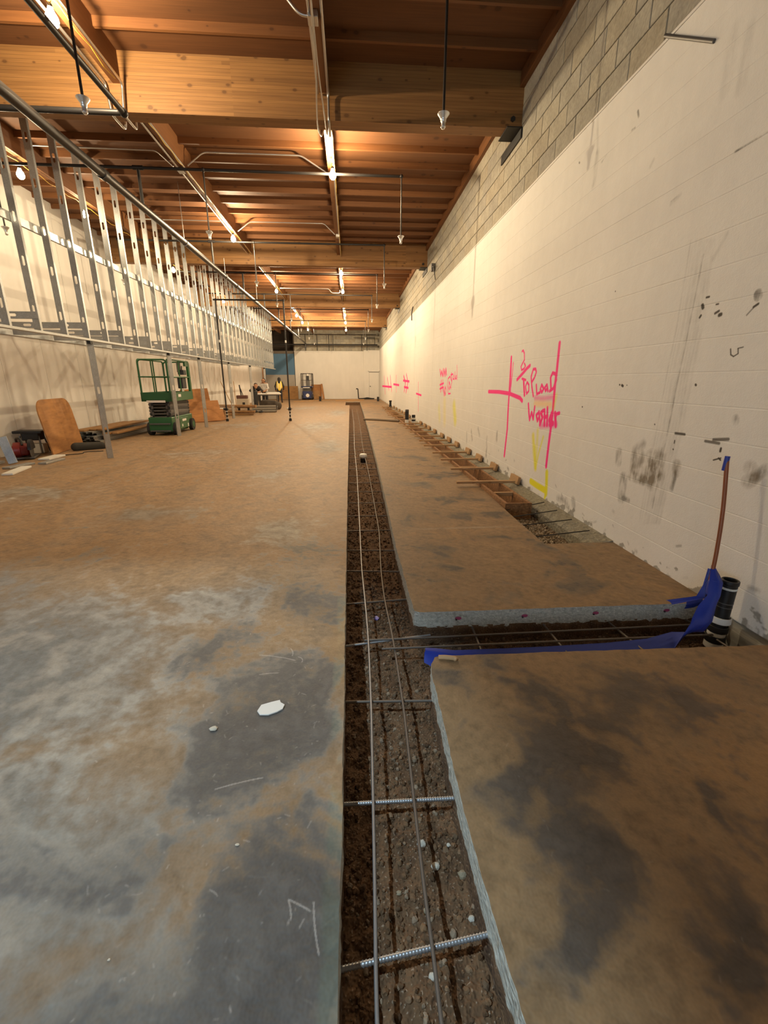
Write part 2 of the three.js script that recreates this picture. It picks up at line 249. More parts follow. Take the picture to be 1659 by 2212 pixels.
function cutEdge(poly, parent, out, low = -0.1, amp = 0.006, name = 'cut_edge', mat = mCut, top = 0) {   // rough sawn and broken edge, rows of displaced points
  const rows = 7, pos = [], uv = [], idx = []; let run = 0;
  poly.forEach(([x, z], i) => {
    const a = poly[Math.max(0, i - 1)], b = poly[Math.min(poly.length - 1, i + 1)], tx = b[0] - a[0], tz = b[1] - a[1], l = Math.hypot(tx, tz) || 1, nx = -tz / l * out, nz = tx / l * out;
    if (i) run += Math.hypot(x - poly[i - 1][0], z - poly[i - 1][1]);
    for (let k = 0; k < rows; k++) { const t = k / (rows - 1), d = 0.001 + (t > 0.3 ? amp : amp * 0.25) * (noise(run * 37, k * 1.7) + 0.7 * noise(run * 90, k * 3.1)), y = top + (low - top) * t + (k === rows - 1 ? 0.02 * noise(run * 22, 4) - 0.01 : 0); pos.push(x + nx * d, y, z + nz * d); uv.push(run, y); }
  });
  for (let i = 0; i < poly.length - 1; i++) for (let k = 0; k < rows - 1; k++) { const a = i * rows + k, b = a + rows; out > 0 ? idx.push(a, a + 1, b, b, a + 1, b + 1) : idx.push(a, b, a + 1, b, b + 1, a + 1); }
  const g = new THREE.BufferGeometry(); g.setAttribute('position', new THREE.Float32BufferAttribute(pos, 3)); g.setAttribute('uv', new THREE.Float32BufferAttribute(uv, 2)); g.setIndex(idx); g.computeVertexNormals();
  return part(name, g, mat, parent);
}
const eL1 = rough([[-0.06, 0.9], [-0.058, -1], [-0.062, -3], [-0.066, -4.2]]), eL2 = rough([[-0.066, -4.2], [-0.075, -14], [-0.085, -26.5], [-0.34, -26.5], [-0.34, -30.6]], 0.15);
const eR1 = rough([[0.362, 0.9], [0.357, -0.6], [0.346, -0.85], [0.344, -1.1], [0.355, -1.45], [0.364, -1.78], [0.375, -1.86], [0.402, -1.915], [0.45, -1.925], [1.04, -1.915], [1.75, -1.9], [XR, -1.89]]);
const eR2 = rough([[XR, -2.36], [1.5, -2.365], [0.6, -2.37], [0.392, -2.375], [0.368, -2.39], [0.362, -2.43], [0.36, -3.5], [0.375, -4.2]]), eR3 = rough([[0.375, -4.2], [0.434, -7.5], [0.5, -13], [0.585, -24], [0.62, -30.6]], 0.15);
const pitL1 = rough([[XR, -3.46], [1.655, -3.46], [1.665, -4.2]]), pitL2 = rough([[1.665, -4.2], [1.72, -6], [1.74, -25]], 0.1);
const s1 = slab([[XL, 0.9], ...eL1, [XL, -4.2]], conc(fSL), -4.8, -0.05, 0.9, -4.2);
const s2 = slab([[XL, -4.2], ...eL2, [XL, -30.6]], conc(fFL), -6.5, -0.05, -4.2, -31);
const s3 = slab([...eR1, [XR, 0.9]], conc(fSR), 0.3, 2.3, 0.9, -4.2);
const s4 = slab([...eR2.slice().reverse(), ...pitL1, ], conc(fSR), 0.3, 2.3, 0.9, -4.2);
const s5 = slab([...eR3, [XR, -30.6], [XR, -25], ...pitL2.slice().reverse()], conc(fFR), 0.3, 2.3, -4.2, -31);
slab([[XL, -30.6], [XR, -30.6], [XR, ZF - 0.2], [XL, ZF - 0.2]], conc(fFF), -6.5, 2.3, -31, -36);
slab([[XL, ZB + 0.3], [XR, ZB + 0.3], [XR, 0.9], [XL, 0.9]], conc(fFL), -6.5, -0.05, 30, 3);
cutEdge(eL1, s1, -1); cutEdge(eL2, s2, -1); cutEdge(eR1, s3, 1); cutEdge(eR2, s4, 1); cutEdge(eR3, s5, 1); cutEdge(pitL1, s4, 1); cutEdge(pitL2, s5, 1);
for (const x of [0.62, 1.04, 1.5, 1.97]) { part('paint_dot', new THREE.CylinderGeometry(0.014, 0.011, 0.003, 9).rotateX(Math.PI / 2).scale(1.5, 0.8, 1).translate(x + 0.012, -0.042, -2.357), std(lin(0.34, 0.05, 0.12), 0.8), s4, 'pink paint dab'); part('dowel_hole', new THREE.CylinderGeometry(0.006, 0.006, 0.006, 8).rotateX(Math.PI / 2).translate(x, -0.05, -2.356), mSteelDark, s4); }
part('ground', span(XL - 1, XR + 1, -0.6, -0.42, ZF - 1, ZB + 1), mSoil, floor);
// soil of the trench: heightfield
const trR = (z) => z > -4.2 ? 0.36 : 0.375 + (0.62 - 0.375) * clamp((-z - 4.2) / 26);
function soilH(x, z) { return -0.215 + 0.03 * fbm(x * 3.1, z * 3.1, 3) + 0.016 * fbm(x * 16, z * 16, 3) + 0.007 * noise(x * 60, z * 60) + 0.004 * noise(x * 140, z * 140); }
function soilPatch(x0, x1, z0, z1, st, fn = soilH) {
  const nx = Math.ceil((x1 - x0) / st), nz = Math.ceil((z0 - z1) / st), g = new THREE.PlaneGeometry(1, 1, nx, nz).rotateX(-Math.PI / 2), p = g.attributes.position, uv = g.attributes.uv;
  for (let i = 0; i < p.count; i++) { const x = x0 + (x1 - x0) * (p.getX(i) + 0.5), z = (z0 + z1) / 2 + (z0 - z1) * p.getZ(i); p.setXYZ(i, x, fn(x, z), z); uv.setXY(i, x, z); }
  g.computeVertexNormals(); return g;
}
const soil = thing('trench_soil', null, null, null, 'structure');
part('soil_bed', soilPatch(-0.09, 0.42, 0.88, -2.7, 0.0085), mSoil, soil);
part('soil_bed', soilPatch(0.42, XR, -1.85, -2.45, 0.0125), mSoil, soil);
part('soil_bed', soilPatch(-0.12, 0.55, -2.7, -8, 0.02), mSoil, soil);
part('soil_bed', soilPatch(-0.4, 0.75, -8, -30.7, 0.06), mSoil, soil);
for (const [e, o, st] of [[eL1, -1], [eL2, -1], [eR1, 1], [eR2, 1], [eR3, 1]]) cutEdge(e.map(([x, z]) => [x, z]), soil, o, -0.3, 0.012, 'soil_bank', mSoil, -0.098);
part('soil_bank', span(-0.35, 0.62, -0.3, -0.02, -30.58, -30.7), mSoil, soil);
part('soil_bank', span(-0.1, 0.4, -0.3, 0.0, 0.86, 0.95), mSoil, soil);
// pebbles and crumbs
function pebble(seed) { const r = rng(seed), g = new THREE.IcosahedronGeometry(1, 1), p = g.attributes.position; for (let i = 0; i < p.count; i++) { const x = p.getX(i), y = p.getY(i), z = p.getZ(i), k = 1 + 0.35 * noise(x * 1.6 + seed * 9, y * 1.6 + z * 2.1); p.setXYZ(i, x * k, y * k * 0.7, z * k * 0.85); } g.computeVertexNormals(); return g; }
const mStone = std(0xffffff, 0.9);
function scatter(name, n, place, cols, parent, seed) {
  const r = rng(seed), im = new THREE.InstancedMesh(pebble(seed), mStone, n), d = new THREE.Object3D(), c = new THREE.Color();
  for (let i = 0; i < n; i++) { const [x, y, z, s] = place(r); d.position.set(x, y, z); d.scale.setScalar(s); d.rotation.set(r() * 6, r() * 6, r() * 6); d.updateMatrix(); im.setMatrixAt(i, d.matrix); const b = cols[Math.floor(r() * cols.length)], k = 0.7 + 0.6 * r(); im.setColorAt(i, c.setRGB(b[0] * k, b[1] * k, b[2] * k)); }
  im.name = name; im.castShadow = im.receiveShadow = true; im.userData.kind = 'stuff'; parent.add(im); return im;
}
const brownC = [[0.13, 0.072, 0.034], [0.17, 0.098, 0.05], [0.09, 0.048, 0.021], [0.2, 0.125, 0.07], [0.15, 0.088, 0.044], [0.25, 0.185, 0.125]];
scatter('pebbles', 5200, (r) => { const x = -0.05 + 0.41 * r(), z = 0.2 - 3 * r(), s = 0.0025 + 0.0105 * Math.pow(r(), 4); return [x, soilH(x, z) + s * 0.25, z, s]; }, brownC, soil, 31);
scatter('pebbles', 3600, (r) => { const z = -2.6 - 9 * r() * r(), x = -0.06 + (trR(z) + 0.06) * r(), s = 0.004 + 0.011 * Math.pow(r(), 3); return [x, soilH(x, z) + s * 0.25, z, s]; }, brownC, soil, 32);
scatter('pebbles', 2600, (r) => { const z = -1.93 - 0.44 * r(), x = 0.36 + 1.85 * r(), s = 0.0025 + 0.012 * Math.pow(r(), 4); return [x, soilH(x, z) + s * 0.25, z, s]; }, brownC, soil, 33);
// pit along the right wall: gravel, concrete footing, form boards
const pit = thing('gravel_pit', null, null, null, 'structure');
const pitH = (x, z) => -0.15 + 0.02 * fbm(x * 6, z * 6, 3) + 0.008 * noise(x * 40, z * 40);
part('soil_bed', soilPatch(1.6, 2.12, -3.42, -5.2, 0.015, pitH), mSoil, pit);
part('soil_bed', soilPatch(1.6, 2.2, -5.2, -25.2, 0.06, (x, z) => pitH(x, z) - 0.1), mSoil, pit);
scatter('gravel', 2600, (r) => { const x = 1.67 + 0.41 * r(), z = -3.47 - 1.15 * r(), s = 0.006 + 0.011 * r() * r(); return [x, pitH(x, z) + s * 0.4, z, s]; }, [[0.30, 0.245, 0.17], [0.42, 0.35, 0.26], [0.2, 0.155, 0.1], [0.5, 0.43, 0.34], [0.27, 0.2, 0.13]], pit, 41);
{ const sh = new THREE.Shape([[2.07, -0.4], [2.085, -0.05], [2.12, -0.015], [XR, 0.012], [XR, -0.4]].map(([a, b]) => new THREE.Vector2(a, b)));
  part('footing', muv(new THREE.ExtrudeGeometry(sh, { depth: 21.54, bevelEnabled: false }).translate(0, 0, -25), 'z'), std(lin(0.55, 0.52, 0.46), 0.9, 0, { map: rep(fCut.map, 1.7, 0.5), bumpMap: rep(fCut.bump, 1.7, 0.5), bumpScale: 0.01 }), pit); }

// ------------------------------------------------------------------ ceiling: deck, glulam beams, purlins, subpurlins
const ceiling = thing('ceiling', null, null, null, 'structure');
part('deck', muv(span(XL - 0.2, XR + 0.2, DECK, DECK + 0.15, ZB + 0.2, ZF - 2), 'x'), mDeck, ceiling);
BEAMS.forEach((z, i) => part('beam', muv(span(XL, XR + 0.02, BEAM, DECK, z - 0.11, z + 0.11), 'x', i * 1.37, i * 0.21), mGlu, ceiling));
const ends = [ZB, ...BEAMS, ZF];
for (let b = 0; b < ends.length - 1; b++) {
  const z0 = ends[b] - (b ? 0.11 : 0), z1 = ends[b + 1] + (b < ends.length - 2 ? 0.11 : 0);
  for (const x of PX) part('purlin', muv(span(x - 0.045, x + 0.045, PURL, DECK, z0, z1), 'z', b * 2.1, x), mFir, ceiling);
  part('ledger', muv(span(XR - 0.05, XR + 0.02, 4.93, DECK, z0, z1), 'z', b, 0.2), mFir, ceiling);
  const xs = [XL, ...PX, XR - 0.05];
  for (let k = 1; k <= 11; k++) {
    const z = ends[b + 1] + 0.61 * k; if (z > z0 - 0.2) break;
    for (let j = 0; j < xs.length - 1; j++) part('subpurlin', muv(span(xs[j] + (j ? 0.045 : 0), xs[j + 1] - (j < 3 ? 0.045 : 0), DECK - 0.092, DECK, z - 0.02, z + 0.02), 'x', R() * 4, R()), mFir, ceiling);
  }
}

// ------------------------------------------------------------------ right wall: painted block below, bare block above
const wallR = thing('wall_right', null, null, null, 'structure');
const WZ = [0.9, -6.9, -16.9, ZF];   // three sheets of texture along the wall
const zoomA = (a, b) => [900 + a / 4.1475, 700 + b / 4.1475], zoomB = (a, b) => [1250 + a / 4.022, 550 + b / 4.022], zoomC = (a, b) => [1250 + a / 4.056, 950 + b / 4.056];
const wallPt = (px, py) => { const p = onX(px, py, XR); return [p.z, p.y]; };
const PINK = '255,24,138', YEL = '232,226,20', GREY = '70,66,58', BRN = '96,76,48';
const marks = [];   // [points, width in metres, colour, strength, softness]
const ink = (pts, w, col = PINK, al = 1, soft = 1) => marks.push([pts.map(([a, b]) => wallPt(...zoomA(a, b))), w * (col === PINK && soft < 1.4 ? 1.25 : 1), col, al, soft]);
ink([[645, 605], [740, 608], [830, 622], [885, 645], [925, 662], [945, 688]], 0.036);
ink([[848, 300], [840, 440], [830, 600], [818, 800], [812, 940], [785, 1180]], 0.034); ink([[850, 296], [840, 600]], 0.03, PINK, 0.5);
ink([[866, 345], [858, 440], [846, 560]], 0.014);
ink([[945, 245], [955, 235], [965, 262], [966, 320], [950, 350], [935, 382], [940, 412], [962, 400], [975, 375], [965, 352]], 0.017);
ink([[1015, 372], [985, 400], [965, 425], [930, 465], [900, 498]], 0.03, PINK, 0.9);
ink([[945, 490], [978, 502]], 0.02); ink([[958, 500], [966, 636]], 0.032);
ink([[990, 520], [975, 560], [985, 625], [1004, 600], [1006, 545], [990, 520]], 0.02);
ink([[1045, 645], [1032, 560], [1026, 470], [1045, 405], [1066, 402], [1072, 430], [1056, 480], [1032, 520]], 0.022);
ink([[1072, 545], [1076, 628], [1105, 612]], 0.022); ink([[1120, 545], [1108, 585], [1122, 612], [1138, 580], [1122, 545]], 0.022);
ink([[1165, 545], [1148, 570], [1156, 600], [1172, 570], [1168, 545], [1176, 600]], 0.022); ink([[1192, 600], [1225, 575], [1252, 500], [1242, 445], [1218, 438], [1200, 480], [1204, 590]], 0.024);
ink([[1281, 172], [1268, 300], [1255, 430], [1240, 540], [1228, 690]], 0.034); ink([[1228, 690], [1218, 800], [1202, 930], [1180, 1100], [1160, 1275]], 0.034, PINK, 0.85);
ink([[1001, 715], [1006, 800], [1012, 858], [1030, 790], [1044, 852], [1058, 740]], 0.026);
ink([[1095, 790], [1072, 815], [1082, 868], [1098, 830], [1096, 785], [1105, 890]], 0.026); ink([[1135, 775], [1112, 795], [1128, 835], [1104, 900]], 0.03);
ink([[1146, 770], [1144, 905]], 0.03); ink([[1172, 750], [1168, 905]], 0.03); ink([[1145, 838], [1172, 825]], 0.03); ink([[1190, 860], [1212, 800], [1195, 900], [1220, 890]], 0.04);
ink([[1240, 800], [1246, 910]], 0.036); ink([[1243, 835], [1255, 805], [1278, 798]], 0.026); ink([[1110, 910], [1250, 900]], 0.06, PINK, 0.25, 3);
ink([[1060, 662], [1130, 668], [1215, 655]], 0.05, PINK, 0.22, 3); ink([[1060, 712], [1200, 720]], 0.06, '250,200,120', 0.35, 3); ink([[1250, 640], [1225, 760]], 0.05, YEL, 0.2, 3);
ink([[1044, 1000], [1052, 1150], [1064, 1290]], 0.06, YEL, 0.4, 2); ink([[1135, 1010], [1095, 1150], [1066, 1290]], 0.03, YEL, 0.3, 2); ink([[1085, 950], [1068, 1250]], 0.05, YEL, 0.22, 3); ink([[1060, 1090], [1062, 1290]], 0.03, YEL, 0.35, 2);
ink([[1166, 1330], [1163, 1430], [1158, 1520]], 0.05, YEL, 0.75, 2); ink([[1022, 1408], [1075, 1445], [1150, 1490]], 0.05, YEL, 0.95, 2); ink([[1158, 1500], [1145, 1570], [1132, 1655]], 0.028, YEL, 0.75, 2);
ink([[210, 410], [216, 465], [224, 420], [232, 465], [240, 405]], 0.04); ink([[240, 465], [248, 410], [255, 465], [262, 400], [268, 455]], 0.04);
ink([[222, 505], [214, 605]], 0.035); ink([[236, 500], [228, 600]], 0.03); ink([[208, 545], [242, 530]], 0.028); ink([[208, 580], [240, 565]], 0.028); ink([[240, 570], [246, 640]], 0.035); ink([[256, 560], [248, 600], [256, 636], [262, 590], [256, 560]], 0.03);
ink([[292, 515], [284, 560], [292, 590], [300, 545], [292, 515], [304, 580], [316, 520], [300, 468], [282, 490], [274, 560], [284, 625], [302, 622]], 0.022);
ink([[312, 440], [316, 500]], 0.03); ink([[306, 455], [326, 448]], 0.022); ink([[330, 460], [326, 490], [336, 495], [336, 462]], 0.022); ink([[344, 430], [344, 492]], 0.022); ink([[352, 465], [348, 488], [356, 490], [357, 462]], 0.022); ink([[361, 370], [364, 500]], 0.016);
ink([[250, 700], [250, 860]], 0.25, YEL, 0.10, 4); ink([[335, 735], [345, 860]], 0.2, YEL, 0.3, 3); ink([[200, 750], [205, 840]], 0.2, YEL, 0.14, 4);
const far = (pts, w, al = 0.9) => marks.push([pts.map(([a, b]) => wallPt(a, b)), w, PINK, al, 1]);
far([[903.5, 826], [903.5, 888]], 0.04); far([[899, 850], [910, 854]], 0.05);
far([[872, 812], [876, 828], [873, 846]], 0.09); far([[878, 808], [881, 826], [877, 848]], 0.08); far([[871, 822], [884, 824]], 0.07); far([[873, 836], [882, 838]], 0.07);
far([[856, 812], [856, 846]], 0.1); far([[850, 830], [862, 832]], 0.08); far([[843, 812], [846, 845]], 0.12); far([[837, 816], [840, 842]], 0.12); far([[830, 814], [832, 850]], 0.14); far([[826, 834], [846, 836]], 0.09);
// dirt, drips, scrapes and peeled paint, copied where the photograph shows them
const dirtB = (pts, w, col = GREY, al = 0.5, soft = 1.5) => marks.push([pts.map(([a, b]) => wallPt(...zoomB(a, b))), w, col, al, soft]);
for (let i = 0; i < 7; i++) dirtB([[478 + i * 38, 1745 + 14 * i], [462 + i * 38, 1925 + 12 * i]], 0.045, BRN, [0.45, 0.3, 0.12, 0.3, 0.42, 0.5, 0.3][i], 2); dirtB([[545, 1740], [540, 1940]], 0.05, BRN, 0.3, 2); dirtB([[630, 1780], [640, 1960]], 0.09, BRN, 0.5, 2); dirtB([[700, 1760], [690, 1930]], 0.08, BRN, 0.5, 2); dirtB([[455, 1920], [560, 1960]], 0.05, BRN, 0.5, 2); dirtB([[560, 1640], [490, 1700], [485, 1760]], 0.05, GREY, 0.35, 2);
dirtB([[350, 1720], [345, 1800]], 0.05, GREY, 0.5, 2); dirtB([[390, 1940], [370, 2110]], 0.06, GREY, 0.5, 2); dirtB([[370, 2110], [430, 2135]], 0.03, GREY, 0.5, 2);
for (let i = 0; i < 9; i++) { const d = i * 26 - 110 + 18 * R(); dirtB([[1070 + d * 0.9, -120], [960 + d, 620], [870 + d, 1050], [790 + d, 1500], [700 + d * 0.9, 1900], [610 + d * 0.8, 2330]], 0.008 + 0.014 * R(), GREY, 0.05 + 0.11 * R(), 1.6); }
dirtB([[1085, 0], [1000, 420], [930, 780], [870, 1050], [780, 1500], [730, 1750], [640, 2200]], 0.010, GREY, 0.35, 2);
for (const [a, b, c, d, w, al] of [[850, 1830, 855, 1880, 0.05, 0.55], [845, 1900, 835, 1920, 0.035, 0.5], [830, 1950, 805, 2035, 0.026, 0.6], [1075, 440, 1080, 462, 0.024, 0.95], [1062, 530, 1052, 545, 0.016, 0.95], [1185, 510, 1218, 490, 0.016, 0.7], [1222, 525, 1236, 520, 0.024, 0.85], [1110, 372, 1135, 366, 0.012, 0.9], [1195, 432, 1215, 428, 0.01, 0.7], [1556, 340, 1560, 365, 0.028, 0.95], [1520, 455, 1560, 428, 0.014, 0.8], [1460, 525, 1520, 460, 0.01, 0.3], [375, 1135, 385, 1142, 0.022, 0.95], [355, 1130, 358, 1132, 0.014, 0.9], [418, 1134, 420, 1135, 0.009, 0.8], [1015, 1130, 1020, 1134, 0.016, 0.8], [1360, 1425, 1365, 1445, 0.03, 0.45], [30, 1322, 33, 1324, 0.014, 0.8], [834, 1615, 830, 1638, 0.009, 1], [820, 1690, 822, 1694, 0.01, 0.9], [1236, 1685, 1230, 1708, 0.016, 0.95], [1170, 1785, 1235, 1768, 0.008, 0.9], [1215, 1768, 1232, 1785, 0.01, 0.9], [840, 1552, 920, 1562, 0.02, 0.5], [1100, 1620, 1220, 1640, 0.02, 0.4], [1170, 1608, 1300, 1604, 0.022, 0.4], [318, 318, 319, 320, 0.01, 0.8], [660, 1474, 662, 1476, 0.01, 0.8], [1490, 1850, 1530, 1920, 0.05, 0.35], [1470, 1970, 1500, 1950, 0.05, 0.5], [1560, 1920, 1620, 1870, 0.04, 0.5], [1320, 820, 1322, 870, 0.008, 0.7], [1322, 870, 1345, 885, 0.007, 0.7], [1345, 885, 1385, 860, 0.007, 0.7], [1385, 860, 1385, 815, 0.007, 0.7], [1385, 815, 1430, 803, 0.007, 0.5], [430, 900, 470, 930, 0.004, 0]])
  if (al) dirtB([[a, b], [c, d]], w * (w > 0.025 ? 1 : 0.75), w > 0.025 ? (w > 0.045 ? BRN : GREY) : '52,47,42', al, w > 0.025 ? 2 : 1.2);
for (const [a, b, c, d, w, al] of [[1378, 240, 1380, 252, 0.012, 0.9], [1365, 281, 1372, 276, 0.01, 0.4], [1251, 351, 1252, 352, 0.01, 0.9], [1588, 328, 1659, 285, 0.008, 0.6], [1292, 240, 1290, 330, 0.025, 0.14], [1290, 330, 1282, 400, 0.05, 0.16], [1618, 60, 1600, 190, 0.05, 0.12], [1590, 60, 1565, 200, 0.06, 0.10], [1300, 350, 1310, 335, 0.012, 0.25], [1405, 360, 1412, 345, 0.02, 0.12], [1450, 440, 1470, 420, 0.02, 0.14], [1450, 435, 1462, 425, 0.008, 0.3], [1570, 505, 1540, 560, 0.02, 0.12]])
  marks.push([[wallPt(a, b), wallPt(c, d)], w, GREY, al, 1.6]);
for (let i = 0; i < 46; i++) { const z = -2 - R() * 9, h = 0.02 + R() * R() * 0.35; marks.push([[[z, h], [z + (R() - 0.5) * 0.12, h + (R() - 0.5) * 0.06]], 0.01 + 0.03 * R() * R(), GREY, 0.12 + 0.3 * R(), 1.6]); }
for (const [a, b, c, d] of [[1018, 930, 1020, 950], [1033, 925, 1036, 940], [1052, 945, 1050, 985], [1074, 935, 1073, 950], [1008, 935, 1008, 955], [1020, 1095, 1020, 1110], [1222, 1082, 1228, 1100], [1238, 1080, 1240, 1105], [1205, 1075, 1215, 1080]]) marks.push([[wallPt(a, b), wallPt(c, d)], 0.05, GREY, 0.4, 2]);
function wallSheet(i, w, h) {
  const z0 = WZ[i], z1 = WZ[i + 1], H = 3.7, canvas = () => { const c = document.createElement('canvas'); c.width = w; c.height = h; return c; };
  const X = (z) => (z - z0) / (z1 - z0) * w, Y = (yy) => (1 - yy / H) * h, sx = w / Math.abs(z1 - z0), sy = h / H;
  const near = (pts) => { const q = pts.map((p) => p[0]); return Math.max(...q) > z1 - 0.3 && Math.min(...q) < z0 + 0.3; };
  const path = (cx, pts) => { cx.setTransform(sx / sy, 0, 0, 1, 0, 0); cx.beginPath(); pts.forEach(([z, yy], j) => { const a = X(z) / (sx / sy), b = Y(yy); j ? cx.lineTo(a, b) : cx.moveTo(a, b); }); cx.stroke(); cx.setTransform(1, 0, 0, 1, 0, 0); };
  const masks = [GREY, BRN].map((col) => { // where grime lies; its grain comes from noise below
    const cv = canvas(), cx = cv.getContext('2d'); cx.lineCap = 'round'; cx.lineJoin = 'round';
    for (const [pts, wd, c, al, soft] of marks) if (c === col && soft > 1.4 && near(pts)) for (let k = 0; k < 6; k++) { cx.strokeStyle = 'rgba(255,255,255,' + (1 - Math.pow(1 - Math.min(0.95, al), 1 / 3.2)) + ')'; cx.lineWidth = wd * (1.9 - 0.32 * k) * sy; path(cx, pts); }
    return cx.getImageData(0, 0, w, h).data; });
  const cv = canvas(), cx = cv.getContext('2d'), im = cx.createImageData(w, h), D = im.data;
  for (let y = 0, k = 0; y < h; y++) for (let x = 0; x < w; x++, k += 4) {
    const z = z0 + (z1 - z0) * (x + 0.5) / w, yy = H * (1 - (y + 0.5) / h);
    const n = fbm(z * 1.1, yy * 1.1 + 4, 3), f = fbm(z * 9, yy * 9, 3), st = fbm(z * 6, yy * 0.5, 3), gr = noise(z * 70, yy * 70);
    const v = 0.76 * (1 + 0.06 * n + 0.04 * f + 0.04 * st + 0.012 * gr);
    let r = v, g = v * 0.985, b = v * 0.935;
    const m0 = masks[0][k + 3] / 255, m1 = masks[1][k + 3] / 255;
    if (m0 + m1 > 0.004) {
      const q = clamp(0.5 + 1.5 * fbm(z * 13, yy * 9, 4) + 0.9 * fbm(z * 34, yy * 3, 3)), d0 = clamp(m0 * (0.25 + 1.1 * q)), d1 = clamp(m1 * (0.15 + 1.25 * q));
      r += (0.14 - r) * d0 * 0.8; g += (0.132 - g) * d0 * 0.8; b += (0.115 - b) * d0 * 0.8;
      r += (0.15 - r) * d1 * 0.85; g += (0.115 - g) * d1 * 0.85; b += (0.066 - b) * d1 * 0.85;
    }
    const peel = yy < 0.5 ? sst(fbm(z * 7, yy * 9, 4) - yy * 3.2 + 0.06, 0.02, 0.14) : 0;   // flaked paint along the foot of the wall
    r += (0.2 - r) * peel * 0.75; g += (0.185 - g) * peel * 0.75; b += (0.15 - b) * peel * 0.75;
    D[k] = enc(r); D[k + 1] = enc(g); D[k + 2] = enc(b); D[k + 3] = 255;
  }
  cx.putImageData(im, 0, 0); cx.lineCap = 'round'; cx.lineJoin = 'round';
  for (const [pts, wd, col, al, soft] of marks) {
    if (!near(pts) || (soft > 1.4 && (col === GREY || col === BRN))) continue;
    const steps = soft > 1.4 ? 9 : 4;
    for (let k = 0; k < steps; k++) { const t = k / (steps - 1); cx.strokeStyle = 'rgba(' + col + ',' + (soft > 1.4 ? 1 - Math.pow(1 - Math.min(al, 0.97), 1.8 / steps) : [0.16, 0.3, 0.8, 0.9][k] * al) + ')'; cx.lineWidth = wd * (soft > 1.4 ? 1.7 - 1.4 * t : [1.5, 1.3, 1.12, 1][k]) * sy; path(cx, pts); }
  }
  const t = new THREE.CanvasTexture(cv); t.colorSpace = THREE.SRGBColorSpace; t.wrapS = t.wrapT = THREE.ClampToEdgeWrapping; t.magFilter = THREE.LinearFilter; t.anisotropy = 8; return t;
}
const fPaint = fields(512, 512, (u, v, o) => { o[0] = o[1] = o[2] = 0.5; o[3] = 0.5 + 0.35 * fbm(u * 24, v * 24, 4) + 0.2 * noise(u * 120, v * 120); });
const sheetMat = [[2048, 1024], [1536, 768], [1024, 384]].map(([w, h], i) => std(0xffffff, 0.72, 0, { map: wallSheet(i, w, h), bumpMap: rep(fPaint.bump, 1, 1), bumpScale: 0.0018 }));
sheetMat.forEach((m) => { m.bumpMap.repeat.set(8, 4); });
const COURSE = 0.20508, splits = [0.9, -6.9, -12.62, -16.24, -16.9, -20.1, ZF];
for (let s = 0; s < splits.length - 1; s++) {
  const a = splits[s] - ([2, 3, 5].includes(s) ? 0.012 : 0), b = splits[s + 1], sheet = a > -6.89 ? 0 : a > -16.89 ? 1 : 2;
  for (let c = 0; c < 18; c++) {
    const h0 = Math.max(-0.12, 3.67 - (c + 1) * COURSE), h1 = 3.67 - c * COURSE, z0 = WZ[sheet], z1 = WZ[sheet + 1];
    const sh = new THREE.Shape(), e = 0.0022, dz = [0.0025, 0.0015, 0.003, 0.002, 0.0012][c % 5];   // shallow painted joint: chamfered edges
    [[XR + 0.02, h0], [XR + e, h0], [XR, h0 + dz + 0.003], [XR, h1 - dz - 0.003], [XR + (c ? e : 0.001), h1], [XR + 0.02, h1]].forEach(([x, y], j) => j ? sh.lineTo(x, y) : sh.moveTo(x, y));
    const g = new THREE.ExtrudeGeometry(sh, { depth: a - b, bevelEnabled: false }).translate(0, 0, b), p = g.attributes.position, uv = g.attributes.uv;
    for (let i = 0; i < p.count; i++) uv.setXY(i, (p.getZ(i) - z0) / (z1 - z0), p.getY(i) / 3.7);
    part('painted_course', g, sheetMat[sheet], wallR);
  }
}
part('wall_core', span(XR + 0.03, XR + 0.3, -0.3, 3.67, ZB + 0.2, ZF - 0.2), mCut, wallR);
part('wall_core', span(XR + 0.05, XR + 0.3, 3.67, DECK, ZB + 0.2, ZF - 0.2), mCut, wallR);
part('painted_course', span(XR, XR + 0.05, -0.1, 3.67, ZB, 0.9), mWhite, wallR);
const fBlk = fields(512, 512, (u, v, o) => { const n = fbm(u * 30, v * 30, 4), m = fbm(u * 4, v * 4, 3), t = 0.36 * (1 + 0.3 * n + 0.3 * m); o[0] = t; o[1] = t * 0.94; o[2] = t * 0.78; o[3] = 0.5 + 0.6 * n; });
const blkMats = [[1, 1, 1], [0.9, 0.9, 0.92], [1.08, 1.06, 1.02], [0.98, 0.94, 0.88]].map((c) => std(lin(...c), 0.92, 0, { map: rep(fBlk.map, 0.9, 0.9), bumpMap: rep(fBlk.bump, 0.9, 0.9), bumpScale: 0.005 }));
part('mortar', span(XR + 0.018, XR + 0.06, 3.67, DECK, ZB, ZF), std(lin(0.17, 0.155, 0.125), 0.95), wallR);
